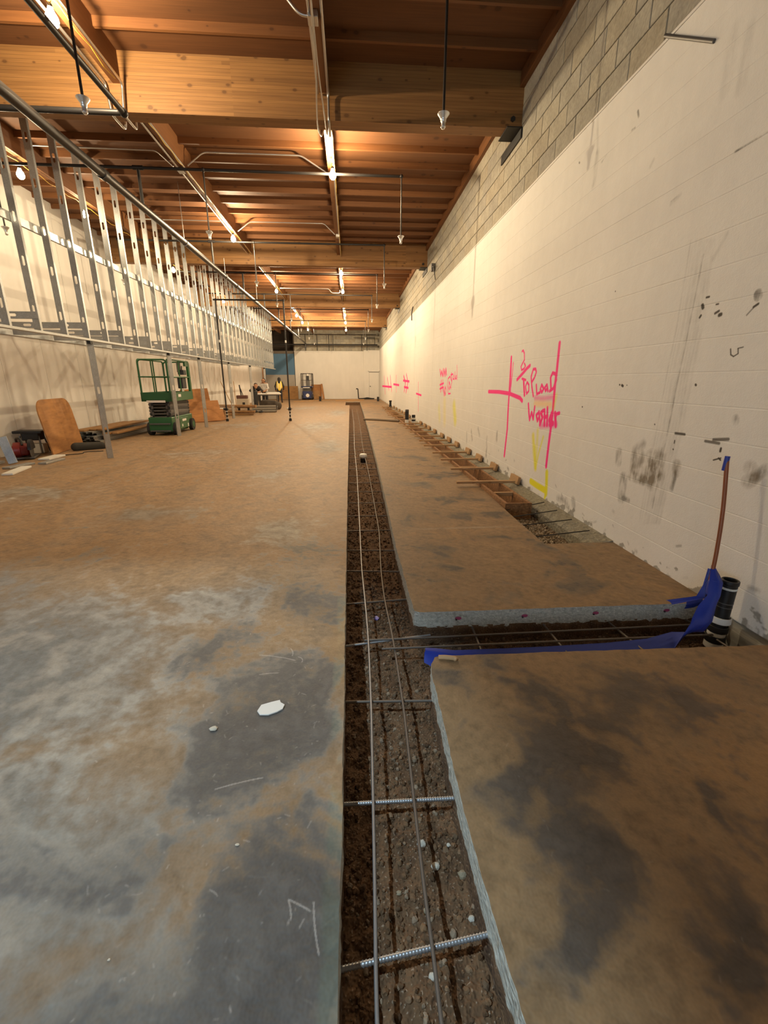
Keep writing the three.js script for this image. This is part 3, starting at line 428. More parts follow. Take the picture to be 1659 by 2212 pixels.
{ const CH = 0.2145, BL = 0.442, zRef = onX(1298, 189, XR + 0.01).z, geo = (h) => { const sh = new THREE.Shape(), e = 0.004; const w = BL / 2 - 0.005, t = h / 2 - 0.005; sh.moveTo(-w, -t); sh.lineTo(w, -t); sh.lineTo(w, t); sh.lineTo(-w, t); return new THREE.ExtrudeGeometry(sh, { depth: 0.02, bevelEnabled: true, bevelThickness: e, bevelSize: e, bevelOffset: -e, bevelSegments: 1 }).rotateY(-Math.PI / 2); };
  const gs = [geo(CH), geo(CH)], all = [], rest = [];
  gs.forEach((g, i) => { const p = g.attributes.position, uv = g.attributes.uv; for (let k = 0; k < p.count; k++) uv.setXY(k, p.getZ(k) + i * 0.37, p.getY(k) + i * 0.21); });
  const topG = geo(0.14);
  for (let c = 0; c < 7; c++) for (let k = -16; k < 80; k++) {
    const z = zRef - (k + 0.5) * BL + (c % 2 ? BL / 2 : 0); if (z > 0.5 || z < ZF) continue;
    const h = c === 6 ? 3.67 + 6 * CH + 0.07 : 3.67 + (c + 0.5) * CH; if (c === 6) continue; all.push([c, z, h]);
  }
  all.sort((a, b) => b[1] - a[1]);
  all.forEach(([c, z, h], i) => { const inView = z < -1.4;
    if (inView && all.filter((q) => q[1] < -1.4).indexOf(all[i]) < 300) { const m = part('block', gs[i & 1], blkMats[Math.floor(R() * 4)], wallR); m.position.set(XR + 0.03 + (R() - 0.5) * 0.002, h, z); }
    else rest.push(gs[i & 1].clone().translate(XR + 0.03, h, z)); });
  const m = part('blocks_beyond', join(rest), blkMats[0], wallR); m.userData.kind = 'stuff'; }
// paint lip, bearing seats and odd marks of the wall
part('paint_lip', span(XR - 0.006, XR + 0.03, 3.655, 3.674, 0.5, -36), mWhite, wallR);
for (const z of BEAMS.slice(1)) { part('beam_seat', [span(XR - 0.2, XR - 0.003, BEAM - 0.014, BEAM - 0.001, z - 0.2, z + 0.16), span(XR - 0.016, XR - 0.002, BEAM - 0.12, BEAM, z - 0.62, z + 0.16)], mSteelDark, wallR); part('seat_bolt', new THREE.CylinderGeometry(0.03, 0.03, 0.03, 6).rotateX(Math.PI / 2).translate(XR - 0.12, BEAM + 0.09, z + 0.125), mSteelDark, wallR); }
{ const a = onX(1437, 77, XR - 0.006), b = onX(1543, 89, XR - 0.006); part('dark_mark_bar', cyl(a, b, 0.012, 6), mGreyMetal, wallR, 'short dark mark on the painted wall, built as a thin bar'); }  // dark mark of the wall, modelled as a thin raised bar

// ------------------------------------------------------------------ left wall, far wall, rear wall with its open door
const fDry = fields(512, 512, (u, v, o) => { const n = fbm(u * 5, v * 3, 4), s = fbm(u * 14, v * 1.6, 3), t = 0.70 * (1 + 0.07 * n + 0.05 * s); o[0] = t; o[1] = t * 0.965; o[2] = t * 0.90; o[3] = 0.5 + 0.3 * fbm(u * 30, v * 30, 3); });
const mDry = std(0xffffff, 0.75, 0, { map: rep(fDry.map, 3.3, 2.6), bumpMap: rep(fDry.bump, 3.3, 2.6), bumpScale: 0.002 });
const wallL = thing('wall_left', null, null, null, 'structure');
for (let z = ZB; z > -33.4; z -= 1.22) part('wall_panel', muv(span(XL - 0.02, XL + (Math.round(z * 7) % 3) * 0.002, 0, DECK, z, Math.max(z - 1.214, -33.4)), 'z'), mDry, wallL);
part('wall_core', span(XL - 0.3, XL - 0.02, -0.3, DECK, ZB + 0.2, ZF - 2), mWhite, wallL);
part('door_jamb', muv(span(XL, XL + 0.05, 0, 2.5, -34.6, -34.9), 'y'), std(lin(0.5, 0.27, 0.14), 0.7), wallL);
const wallF = thing('wall_far', null, null, null, 'structure');
part('wall_panel', muv(span(-4.25, 1.06, 0, 3.5, ZF, ZF - 0.25), 'x'), mDry, wallF, 'cream painted wall');
part('wall_core', [span(XL - 0.3, XR + 0.3, -0.1, 3.45, ZF - 0.25, ZF - 0.5), span(-4.28, XR + 0.3, 3.4, DECK, ZF - 0.19, ZF - 0.5), span(XR, XR + 0.3, -0.1, DECK, ZF + 0.1, ZF - 0.5)], mWhite, wallF);
part('wall_band', span(-4.25, 1.06, 3.5, 3.56, ZF + 0.06, ZF - 0.25), mWhite, wallF);
part('wall_panel', span(XL, -4.3, 1.82, 3.36, ZF - 0.02, ZF - 0.3), std(lin(0.085, 0.18, 0.30), 0.8), wallF, 'blue painted wall panel');
part('wall_panel', span(XL, -4.3, 0, 1.82, ZF - 0.01, ZF - 0.3), std(lin(0.36, 0.33, 0.29), 0.8), wallF, 'grey lower wall panel');
part('wall_header', span(XL, -4.3, 3.36, 3.56, ZF + 0.02, ZF - 0.3), std(lin(0.12, 0.1, 0.08), 0.8), wallF);
part('opening_back', span(XL, -4.3, 3.5, DECK, ZF - 1.6, ZF - 1.7), std(lin(0.05, 0.035, 0.025), 0.9), wallF);
part('opening_side', span(-4.3, -4.22, 3.5, DECK, ZF, ZF - 1.7), std(lin(0.09, 0.07, 0.05), 0.9), wallF);
part('opening_sill', span(XL, -4.3, 3.4, 3.5, ZF, ZF - 1.7), std(lin(0.09, 0.07, 0.05), 0.9), wallF);
{ const CH = 0.2145; for (let c = 0; c < 7; c++) for (let k = 0; k < 15; k++) { const x0 = Math.max(-4.22, -4.22 + k * 0.44 - (c % 2 ? 0.22 : 0)), x1 = Math.min(XR, -4.22 + (k + 1) * 0.44 - (c % 2 ? 0.22 : 0)); if (x1 - x0 < 0.03) continue; part('block', muv(span(x0 + 0.005, x1 - 0.005, 3.57 + c * CH + 0.005, Math.min(DECK, 3.57 + (c + 1) * CH - 0.005), ZF + 0.01, ZF - 0.2), 'x', k, c), blkMats[(k * 5 + c * 3) % 4], wallF); }
  part('mortar', span(-4.22, XR, 3.56, DECK, ZF, ZF - 0.2), std(lin(0.17, 0.155, 0.125), 0.95), wallF); }
part('wall_panel', muv(span(1.06, XR, 0, 3.62, ZF + 0.3, ZF - 0.2), 'x'), mDry, wallF, 'cream painted closet front');
const door = thing('door_1', null, null, null, 'structure');
part('door_leaf', rbx(0.76, 2.0, 0.04, 0.006, 1.84, 1.0, ZF + 0.305), mDry, door); part('door_gap', [span(1.45, 1.465, 0, 2.04, ZF + 0.29, ZF + 0.303), span(2.215, 2.23, 0, 2.04, ZF + 0.29, ZF + 0.303), span(1.45, 2.23, 2.0, 2.04, ZF + 0.29, ZF + 0.303)], mSteelDark, door); part('door_frame', [span(1.40, 1.45, 0, 2.1, ZF + 0.29, ZF + 0.34), span(2.23, 2.27, 0, 2.1, ZF + 0.29, ZF + 0.34), span(1.40, 2.27, 2.04, 2.1, ZF + 0.29, ZF + 0.34)], mDry, door);
part('door_knob', new THREE.SphereGeometry(0.035, 12, 8).translate(1.54, 0.96, ZF + 0.37), mSteelDark, door);
const wallB = thing('wall_rear', null, null, null, 'structure');
part('wall_panel', [span(XL - 0.2, -6.0, -0.1, DECK, ZB, ZB + 0.2), span(-2.2, XR + 0.2, -0.1, DECK, ZB, ZB + 0.2), span(-6.0, -2.2, 2.5, DECK, ZB, ZB + 0.2), span(-6.0, -2.2, -0.1, 0.5, ZB, ZB + 0.2)], mWhite, wallB);

// ------------------------------------------------------------------ string lights under the purlins
const mBulb = new THREE.MeshStandardMaterial({ color: lin(0.9, 0.85, 0.75), emissive: WARM, emissiveIntensity: 60, roughness: 0.3 });
const mBulbCool = new THREE.MeshStandardMaterial({ color: lin(0.9, 0.9, 0.9), emissive: COOL, emissiveIntensity: 26, roughness: 0.3 });
const gBulb = lathe([[0.0001, -0.062], [0.018, -0.058], [0.031, -0.042], [0.036, -0.022], [0.033, -0.002], [0.022, 0.02], [0.015, 0.038], [0.014, 0.045]], 16);
gBulb.scale(1.55, 1.4, 1.55);
const gSock = lathe([[0.018, 0.046], [0.021, 0.04], [0.021, 0.085], [0.012, 0.098], [0.004, 0.1], [0.0001, 0.1]], 12);
const gHook = new THREE.TorusGeometry(0.02, 0.003, 5, 12).translate(0, 0.118, 0);
function bulb(x, y, z, mat, color, cd, label, group) {
  const t = thing('light_bulb', label, 'light bulb', group); t.position.set(x, y, z);
  part('bulb_glass', gBulb, mat, t); part('socket', gSock, mBlackPlastic, t); part('hook', gHook, mYellowWire, t);
  const l = new THREE.PointLight(color, cd, 0, 2); l.position.set(0, -0.02, 0); l.castShadow = true; l.shadow.radius = 1.6; l.shadow.bias = -0.002; l.name = 'bulb_light'; t.add(l); return t;
}
const BH = 4.56;
[-8.35, -15.1, -18.0, -24.1, -27.1, -30.9].forEach((z, i) => bulb(-0.215, BH, z, mBulb, WARM, BULB_CD, 'bare glowing bulb over the trench, ' + ORD[i] + ' past the first beam', 'bulbs over the trench'));
[-5.35, -11.85, -18.1, -24.4, -27.2, -30.7].forEach((z, i) => bulb(-2.66, BH, z, mBulb, WARM, BULB_CD, i ? 'bare glowing bulb beside the sprinkler main, ' + ORD[i - 1] + ' past the first beam' : 'bare glowing bulb beside the sprinkler main, ahead of the first beam', 'bulbs beside the sprinkler main'));
[-8.7, -10.5, -15.05, -20.5].forEach((z, i) => bulb(-5.22, BH, z, mBulb, WARM, LEFT_CD, 'bare glowing bulb behind the hung studs, ' + ORD[i] + ' past the first beam', 'bulbs behind the stud framing'));
{ // unseen lamp above and behind the camera; cone cut to darken the right slab
  const t = thing('unseen_work_light', 'unseen work light behind the camera, its cone cut to darken the right slab', 'work light'); t.position.set(-2.45, 4.806, 0.78);
  part('reflector', lathe([[0.03, 0.07], [0.05, 0.06], [0.1, 0.0], [0.13, -0.07], [0.132, -0.07], [0.102, 0.002], [0.052, 0.064], [0.03, 0.074]], 24), mGreyMetal, t); part('bulb_glass', gBulb, mBulbCool, t); part('socket', gSock, mBlackPlastic, t); part('clamp', [bx(0.03, 0.1, 0.03, 0, 0.13, 0), bx(0.22, 0.03, 0.05, -0.11, 0.165, 0)], mSteelDark, t);
  const l = new THREE.SpotLight(COOL, COOL_CD, 0, 0.605, 0.14, 2); l.position.set(0, -0.085, 0); l.target.position.set(0.0, -4.8, -1.1); l.castShadow = true; l.shadow.radius = 0.45; l.name = 'shaped_beam'; t.add(l); t.add(l.target); }  // cone edge leaves the right slab dark, in place of a figure's shadow
const sag = (x, z0, z1, y0, n, d) => { const p = []; for (let i = 0; i <= n; i++) { const t = i / n; p.push(V(x + 0.012 * noise(i * 0.7, x), y0 - d * Math.abs(Math.sin(t * n * 0.5 * Math.PI)), z0 + (z1 - z0) * t)); } return p; };
for (const [x, lab] of [[-0.185, 'yellow light cord looped along the purlin over the trench'], [-2.64, 'yellow light cord looped along the purlin beside the sprinkler main'], [-5.21, 'yellow light cord looped behind the hung metal studs']]) {
  const runs = []; for (let b = 1; b < BEAMS.length; b++) { const z0 = BEAMS[b] - 0.3, z1 = b < 4 ? BEAMS[b + 1] + 0.3 : -33; runs.push(tube(sag(x, z0, z1, 4.715, 26, 0.03), 0.005, 0.02, 5)); }
  if (x < -2) runs.push(tube(sag(x, 0.2, -6.5, 4.715, 26, 0.03), 0.005, 0.02, 5));
  solo('light_cord', runs, mYellowWire, lab, 'cord');  // cable feeding the string light bulbs
}

// ------------------------------------------------------------------ sprinkler piping
const gHeadS = lathe([[0.055, 0.05], [0.056, 0.046], [0.03, 0.012], [0.026, 0.0], [0.026, -0.012], [0.02, -0.018], [0.02, -0.05], [0.024, -0.055], [0.012, -0.07], [0.0001, -0.072]], 16);
const headAt = (x, z) => [[x, z]];
const main = thing('sprinkler_main', 'long grey sprinkler main pipe hung below the beams', 'pipe');
part('pipe', tube([V(-3.3, 4.06, 0), V(-3.3, 4.06, -35.3)], 0.057, 0.1, 16), mMainPipe, main);
for (const z of [-7.3, -14.6, -21.8, -29]) { part('coupling', cyl(V(-3.3, 4.06, z - 0.05), V(-3.3, 4.06, z + 0.05), 0.07, 16), mMainPipe, main); }
for (const z of [-10.35, -13.4, -17.6, -24.8, -31]) { part('hanger_rod', cyl(V(-3.3, 4.11, z), V(-3.3, z === -13.4 ? 4.5 : DECK, z), 0.006, 6), mEmt, main); part('hanger_ring', new THREE.TorusGeometry(0.062, 0.006, 6, 18).translate(-3.3, 4.06, z), mEmt, main); }
const branchZ = [-4.9, -8.5, -12.35, -15.55, -19.1, -22.7, -26.9, -30.6];
branchZ.forEach((z, i) => {
  const t = thing('sprinkler_branch', ['black sprinkler branch pipe with pendant heads ahead of the first beam', 'black sprinkler branch pipe with pendant heads just past the first beam', 'black sprinkler branch pipe with pendant heads before the second beam', 'black sprinkler branch pipe with pendant heads just past the second beam', 'black sprinkler branch pipe with pendant heads before the third beam', 'black sprinkler branch pipe with pendant heads just past the third beam', 'black sprinkler branch pipe with pendant heads before the last beam', 'black sprinkler branch pipe with pendant heads past the last beam'][i], 'pipe');
  const y = 4.61; part('pipe', tube([V(-5.5, y, z), V(0.915, y, z)], 0.022, 0.05, 10), mBlackPipe, t);
  if (i) { part('riser', cyl(V(-3.3, 4.1, z), V(-3.3, y, z), 0.024, 10), mBlackPipe, t); part('tee', cyl(V(-3.38, y, z), V(-3.22, y, z), 0.032, 10), mBlackPipe, t); }
  for (const x of [0.915, -2.29, -5.5]) { const d = part('drop', tube([V(x - (x > 0 ? 0.0 : 0), y, z), V(x, 3.72, z)], 0.0125, 0.05, 8), x > 0 || i > 4 ? mMainPipe : mMainPipe, t); part('elbow', new THREE.SphereGeometry(0.032, 10, 8).translate(x, y, z), mBlackPipe, t); const h = part('sprinkler_head', gHeadS, mHead, t); h.position.set(x, 3.69, z); }
});
{ const e = V(-2.42, 4.18, -6.05), t = thing('cross_main', 'thick black pipe bending left in front of the first beam', 'pipe'); part('pipe', tube([V(-2.42, 4.18, 0.2), e, V(-6.3, 4.18, -6.05)], 0.03, 0.06, 12), mBlackPipe, t); part('elbow', new THREE.SphereGeometry(0.046, 12, 10).translate(e.x, e.y, e.z), mBlackPipe, t); }
{ const t = thing('gas_pipe_frame', 'black gas pipe dropping to the floor on two legs with valves', 'pipe'), z = -16.06, y = 3.91, a = -4.35, b = -2.16;
  part('header', tube([V(a - 0.08, y, z), V(b, y, z)], 0.026, 0.05, 10), mBlackPipe, t);
  for (const x of [a, b]) { const l = part('leg', cyl(V(x, 0.005, z), V(x, y, z), 0.026, 10), mBlackPipe, t); part('elbow', new THREE.SphereGeometry(0.04, 10, 8).translate(x, y, z), mBlackPipe, t); part('union', [cyl(V(x, 0.33, z), V(x, 0.37, z), 0.045, 8), cyl(V(x, 0.1, z), V(x, 0.13, z), 0.042, 8), cyl(V(x, 0.22, z), V(x, 0.25, z), 0.045, 8)], mHead, t); part('valve', [cyl(V(x, 0.36, z), V(x, 0.46, z), 0.05, 8), cyl(V(x, 0.0, z), V(x, 0.08, z), 0.05, 8), bx(0.14, 0.02, 0.03, x + 0.03, 0.42, z + 0.06)], mBlackPipe, t); part('valve_cap', new THREE.SphereGeometry(0.04, 10, 8).translate(x - 0.07, 0.42, z), x === b ? mHead : mBlackPipe, t); part('sticker', cyl(V(x, 2.6, z), V(x, 2.68, z), 0.0275, 10), mHead, t); } }
{ const t = thing('far_pipe_rack', 'black sprinkler pipes and hangers along the far block wall', 'pipe'), z = -35.3;
  part('pipe', tube([V(-6.2, 3.97, z), V(2.1, 3.97, z)], 0.055, 0.05, 10), mBlackPipe, t); part('pipe', tube([V(-4.1, 4.7, z), V(2.0, 4.7, z)], 0.022, 0.05, 8), mBlackPipe, t); part('pipe', tube([V(0.3, 4.48, z), V(1.9, 4.48, z), V(1.9, 4.0, z)], 0.02, 0.05, 8), mBlackPipe, t);
  for (const x of [-3.3, -2.45, -1.55, -1.25, 0.9, 1.3]) part('riser', cyl(V(x, 3.55, z), V(x, 4.7, z), 0.024, 8), mBlackPipe, t); part('pipe', tube([V(-3.3, 4.06, -35.3), V(-3.3, 3.7, -35.3)], 0.06, 0.05, 10), mMainPipe, t); }

// ------------------------------------------------------------------ electrical conduit
function conduit(pts, label, boxAt, r = 0.011) { const t = thing('conduit', label, 'conduit'); for (const p of Array.isArray(pts[0]) ? pts : [pts]) part('tube', tube(p, r, 0.07, 8), mEmt, t); for (const b of boxAt || []) part('junction_box', rbx(0.1, 0.06, 0.13, 0.006, b.x, b.y, b.z), mEmt, t); return t; }
const cz = onY(683, 40, 4.74).z;
conduit([V(-0.325, 4.755, 0.3), V(-0.325, 4.755, -6.68)], 'metal conduit under the left edge of the purlin over the trench', [V(-0.29, 4.745, cz)], 0.014);
conduit([V(-0.2, 4.755, 0.3), V(-0.2, 4.755, -6.66), V(-0.2, 4.44, -6.66), V(-0.2, 4.44, -7.0), V(-0.2, 4.755, -7.0), V(-0.2, 4.755, -14.0)], 'metal conduit ducking under the first beam along the trench purlin', [V(-0.23, 4.745, -12.2)], 0.016);
conduit([V(-0.72, 5.0, cz + 0.1), V(-0.55, 4.9, cz), V(-0.42, 4.765, cz), V(-0.3, 4.755, cz)], 'bent metal conduit entering the junction box over the trench', null, 0.016);
conduit([V(-2.83, 4.755, 0.3), V(-2.83, 4.755, -6.66), V(-2.8, 4.44, -6.66), V(-2.8, 4.44, -7.0), V(-2.78, 4.755, -7.0), V(-2.78, 4.755, -14.0)], 'metal conduit ducking under the first beam beside the sprinkler main', [V(-2.76, 4.745, -8.9)], 0.016);
conduit([V(-2.63, 4.755, 0.3), V(-2.63, 4.755, -6.65), V(-2.66, 4.44, -6.65), V(-2.66, 4.44, -7.0), V(-2.67, 4.755, -7.0), V(-2.67, 4.755, -14.0)], 'second metal conduit ducking under the first beam beside the sprinkler main', null, 0.014);
conduit([[V(-2.75, 4.755, -14.27), V(-2.75, 4.755, -21.3)], [V(-2.75, 4.755, -21.56), V(-2.75, 4.755, -28.6)], [V(-2.75, 4.755, -28.86), V(-2.75, 4.755, -33)]], 'metal conduit along the purlin beyond the second beam', null, 0.02);
conduit([[V(-0.27, 4.755, -14.27), V(-0.27, 4.755, -21.3)], [V(-0.27, 4.755, -21.56), V(-0.27, 4.755, -28.6)], [V(-0.27, 4.755, -28.86), V(-0.27, 4.755, -33)]], 'metal conduit over the trench beyond the second beam', null, 0.018);
const c1 = onY(560, 332, 4.99).z;
conduit([V(-2.62, 4.78, c1 + 0.02), V(-2.35, 4.985, c1), V(-0.75, 4.985, c1), V(-0.33, 4.76, c1 - 0.02)], 'cross conduit between the two purlins past the first beam', null, 0.013);
conduit([V(-5.1, 4.985, c1 + 0.02), V(-3.1, 4.985, c1), V(-2.86, 4.78, c1 - 0.02)], 'cross conduit from the stud framing to the purlin past the first beam', null, 0.013);
const c2 = onY(640, 481, 4.99).z;
conduit([V(-2.6, 4.78, c2), V(-2.3, 4.985, c2), V(-0.55, 4.985, c2), V(-0.3, 4.76, c2)], 'cross conduit between the two purlins before the second beam', null, 0.013);
conduit([V(-5.1, 4.985, c2), V(-2.9, 4.985, c2), V(-2.8, 4.8, c2)], 'cross conduit from the stud framing before the second beam', null, 0.013);
const c3 = -18.6; conduit([V(-2.6, 4.74, c3), V(-0.75, 4.74, c3), V(-0.65, 4.6, c3), V(-0.33, 4.6, c3), V(-0.33, 4.7, c3)], 'cross conduit stepping down past the second beam', null, 0.016);
for (const [pts, lab] of [[[[-0.29, 4.75, -5.1], [-0.3, 4.6, -5.9], [-0.35, 4.42, -6.72], [-0.31, 4.43, -7.0], [-0.27, 4.7, -7.2]], 'loose pale cable drooping under the first beam'], [[[-0.29, 4.75, -5.15], [-0.28, 4.6, -6], [-0.24, 4.44, -6.74], [-0.24, 4.44, -7.0], [-0.23, 4.72, -7.2]], 'second loose pale cable drooping under the first beam']]) solo('loose_cable', tube(pts.map((p) => V(...p)), 0.009, 0.25, 6), mEmt, lab, 'cable');
{ const t = thing('wall_junction_box', 'small box with cable stubs under the second beam seat', 'box'); const p = onX(935, 578, XR - 0.05); part('box_body', rbx(0.1, 0.18, 0.14, 0.008, p.x, p.y, p.z), mGreyMetal, t); part('cable', tube([p.clone().add(V(-0.02, 0, 0.05)), p.clone().add(V(-0.03, -0.03, 0.28)), p.clone().add(V(0.02, -0.35, 0.3))], 0.012, 0.05, 6), mBlackPlastic, t); }
{ const p = onX(892, 676, XR - 0.03); solo('wall_hook', tube([p.clone().add(V(0, 0.2, 0)), p.clone().add(V(-0.05, 0, 0.05)), p.clone().add(V(-0.04, -0.25, 0.02))], 0.018, 0.05, 6), mBlackPipe, 'dark bent rod fixed at the top of the painted wall', 'rod'); }

// ------------------------------------------------------------------ hung metal stud framing (left)
const frame = thing('stud_framing', 'hung galvanized metal stud framing with soffit joists and prop studs', 'stud framing');
const FX = -4.45, F0 = 2.02;
function studGeo(L, holes) {   // C-shaped stud standing on y = 0, web facing z
  const w = 0.092, sh = new THREE.Shape(); sh.moveTo(-w / 2, 0); sh.lineTo(w / 2, 0); sh.lineTo(w / 2, L); sh.lineTo(-w / 2, L); sh.closePath();
  for (const y of holes) { const h = new THREE.Path(), a = 0.019, b = 0.05; h.moveTo(-a, y - b); h.lineTo(0, y - b - 0.014); h.lineTo(a, y - b); h.lineTo(a, y + b); h.lineTo(0, y + b + 0.014); h.lineTo(-a, y + b); h.closePath(); sh.holes.push(h); }
  const web = new THREE.ExtrudeGeometry(sh, { depth: 0.002, bevelEnabled: false });
  return muv(join([web, bx(0.002, L, 0.041, -w / 2, L / 2, -0.0205), bx(0.002, L, 0.041, w / 2, L / 2, -0.0205), bx(0.009, L, 0.002, -w / 2 + 0.0045, L / 2, -0.04), bx(0.009, L, 0.002, w / 2 - 0.0045, L / 2, -0.04)]), 'y');
}
const SL = DECK - F0 - 0.1, gStud = studGeo(SL, [0.3, 0.92, 1.45, 2.05, 2.6]);
const zs = []; for (let z = -5.28; z > -27.6; z -= 0.605) zs.push(z);
const gStudLow = studGeo(BEAM - F0 - 0.02, [0.3, 0.92, 1.45, 2.05]);
zs.forEach((z, i) => { for (const q of branchZ) if (Math.abs(z - 0.02 - q) < 0.055) z += 0.08; zs[i] = z; const s = part('stud', BEAMS.some((q) => Math.abs(z - 0.02 - q) < 0.145) ? gStudLow : gStud, mGalv, frame); s.position.set(FX, F0 + 0.004, z); s.rotation.y = (R() - 0.5) * 0.05; });
const track = (y, up, a = -5.1, b = -27.65) => [span(FX - 0.048, FX + 0.048, y - 0.001, y + 0.001, a, b), span(FX - 0.049, FX - 0.047, y, y + up * 0.032, a, b), span(FX + 0.047, FX + 0.049, y, y + up * 0.032, a, b)];
part('bottom_track', muv(join(track(F0, 1)), 'z'), mGalv, frame); for (const [a, b] of [[-5.1, -6.7], [-6.96, -14.0], [-14.26, -21.3], [-21.56, -27.65]]) part('top_track', muv(join(track(DECK - 0.095, -1, a, b)), 'z'), mGalv, frame);
part('backing_channel', muv(join([span(FX - 0.052, FX - 0.05, 3.42, 3.53, -5.1, -27.65), span(FX - 0.085, FX - 0.05, 3.42, 3.422, -5.1, -27.65), span(FX - 0.085, FX - 0.05, 3.528, 3.53, -5.1, -27.65)]), 'z'), mGalv, frame);
const JL = FX - XL - 0.03; const gJoist = studGeo(JL, [0.35, 0.95, 1.55]).rotateZ(Math.PI / 2);   // lies along -x
for (let i = 1; i < zs.length; i += 2) { const j = part('soffit_joist', gJoist, mGalv, frame); j.position.set(FX + 0.046, F0 + 0.235, zs[i] + 0.01); }
part('wall_track', muv(join([span(XL + 0.005, XL + 0.007, F0 + 0.185, F0 + 0.285, -5.1, -27.65), span(XL + 0.005, XL + 0.04, F0 + 0.185, F0 + 0.187, -5.1, -27.65)]), 'z'), mGalv, frame);
const gProp = studGeo(F0 - 0.004, [0.5, 1.2]);
for (const z of [-8.35, -11.75, -14.0, -17.3, -20.85, -24.2]) { const p = part('prop_stud', gProp, mGalv, frame); p.position.set(FX + 0.02, 0.001, z); p.rotation.y = 0.7; part('prop_clip', bx(0.06, 0.05, 0.09, FX + 0.02, F0 - 0.03, z), mSteelDark, frame); }

// ------------------------------------------------------------------ reinforcing bars
const gRib = (L, r, bright) => { // bar along x with raised ribs
  const g = [new THREE.CylinderGeometry(r, r, L, 8).rotateZ(Math.PI / 2)]; const n = Math.floor(L / 0.009); for (let i = 0; i < n; i++) g.push(new THREE.CylinderGeometry(r * 1.2, r * 1.2, 0.0035, 8, 1, true).rotateZ(Math.PI / 2 + 0.25).translate(-L / 2 + (i + 0.5) * L / n, 0, 0)); return join(g); };
function bar(p, q, label, group, ribs, mat = mRebar, r = 0.0065) {
  const L = p.distanceTo(q), g = ribs ? gRib(L, r) : new THREE.CylinderGeometry(r, r, L, 7).rotateZ(Math.PI / 2);
  g.applyQuaternion(new THREE.Quaternion().setFromUnitVectors(V(1, 0, 0), q.clone().sub(p).normalize())).translate((p.x + q.x) / 2, (p.y + q.y) / 2, (p.z + q.z) / 2);
  return solo('rebar', g, mat, label, 'rebar', group);
}
const RH = -0.1;
solo('rebar', tube([[0.026, -0.1, 0.6], [0.03, RH, -0.66], [0.04, RH, -0.9], [0.051, RH, -1.25], [0.063, RH, -1.63], [0.066, RH, -1.75], [0.074, RH, -2.26], [0.069, RH, -2.74], [0.059, RH, -3.26], [0.064, RH, -4.17], [0.075, RH, -7], [0.06, RH, -10], [0.09, RH, -16], [0.06, RH, -24]].map((p) => V(...p)), 0.0058, 0.2, 7), mRebarBright, 'long steel rebar running down the left half of the trench', 'rebar');
solo('rebar', tube([[0.178, -0.1, 0.6], [0.183, RH, -0.63], [0.188, RH, -0.76], [0.189, RH, -0.93], [0.199, RH, -1.23], [0.214, RH, -1.62], [0.216, RH, -1.75], [0.22, RH, -2.26], [0.204, RH, -2.74], [0.213, RH, -3.24], [0.258, RH, -4.15], [0.27, RH, -7], [0.25, RH, -10], [0.3, RH, -16], [0.3, RH, -24]].map((p) => V(...p)), 0.0058, 0.2, 7), mRebar, 'long steel rebar running down the right half of the trench', 'rebar');
bar(V(-0.075, RH - 0.014, -0.757), V(0.36, RH - 0.014, -0.806), 'ribbed bluish steel rebar slanting across the wide end of the trench', null, true, mRebarBright, 0.0072);
bar(V(-0.06, RH - 0.014, -1.226), V(0.385, RH - 0.014, -1.22), 'ribbed bluish steel rebar lying straight across the trench', null, true, mRebarBright, 0.0068);
for (const [a, b, c, d] of [[-0.07, -1.757, 0.379, -1.734], [-0.07, -2.718, 0.382, -2.759], [-0.07, -3.267, 0.388, -3.224], [-0.075, -3.717, 0.385, -3.685]]) bar(V(a, RH - 0.014, b), V(c, RH - 0.014, d), b > -2 ? 'short brown rebar tied across the trench at the rounded slab corner' : 'short brown rebar across the trench, ' + ORD[b > -3 ? 0 : b > -3.5 ? 1 : 2] + ' beyond the side trench', 'crossbars of the trench');
for (let z = -4.25, i = 3; z > -13; z -= 0.52 + 0.06 * R(), i++) bar(V(-0.075, RH - 0.014, z), V(trR(z) + 0.02, RH - 0.014, z + 0.04 * (R() - 0.5)), 'short brown rebar across the trench, ' + ORD[i] + ' beyond the side trench', 'crossbars of the trench');
bar(V(-0.07, RH - 0.014, -2.217), V(0.449, RH - 0.01, -2.291), 'short pale rebar lapping onto the side trench bars', null, true, mRebarBright);
bar(V(0.05, RH - 0.002, -2.25), V(2.25, RH - 0.002, -2.276), 'long rebar in the side trench next to the cut slab face', null, false);
bar(V(0.145, RH + 0.012, -2.138), V(2.22, RH + 0.004, -2.15), 'long rebar in the side trench above the blue strip', null, false);
for (const [a, b, c, d] of [[0.728, -2.40, 0.705, -1.93], [1.184, -2.42, 1.195, -1.93], [1.609, -2.40, 1.65, -1.93], [2.124, -2.40, 2.16, -1.93]]) bar(V(a, RH - 0.016, b), V(c, RH - 0.016, d), 'short rebar doweled across the side trench, ' + ORD[[0.705, 1.195, 1.65, 2.16].indexOf(c)] + ' from the long trench', 'side trench dowels');
for (const [a, b, c, d] of [[1.67, -4.58, 2.2, -4.72], [1.68, -4.34, 2.2, -4.39], [1.68, -4.06, 2.2, -4.06], [1.67, -3.72, 2.2, -3.72]]) bar(V(a, -0.03, b), V(c, 0.02, d), 'short dark rebar over the gravel pit, ' + ORD[[-4.58, -4.34, -4.06, -3.72].indexOf(b)] + ' from the form end board', 'dowels over the gravel pit', false, std(lin(0.05, 0.045, 0.04), 0.6, 0.4), 0.0055);

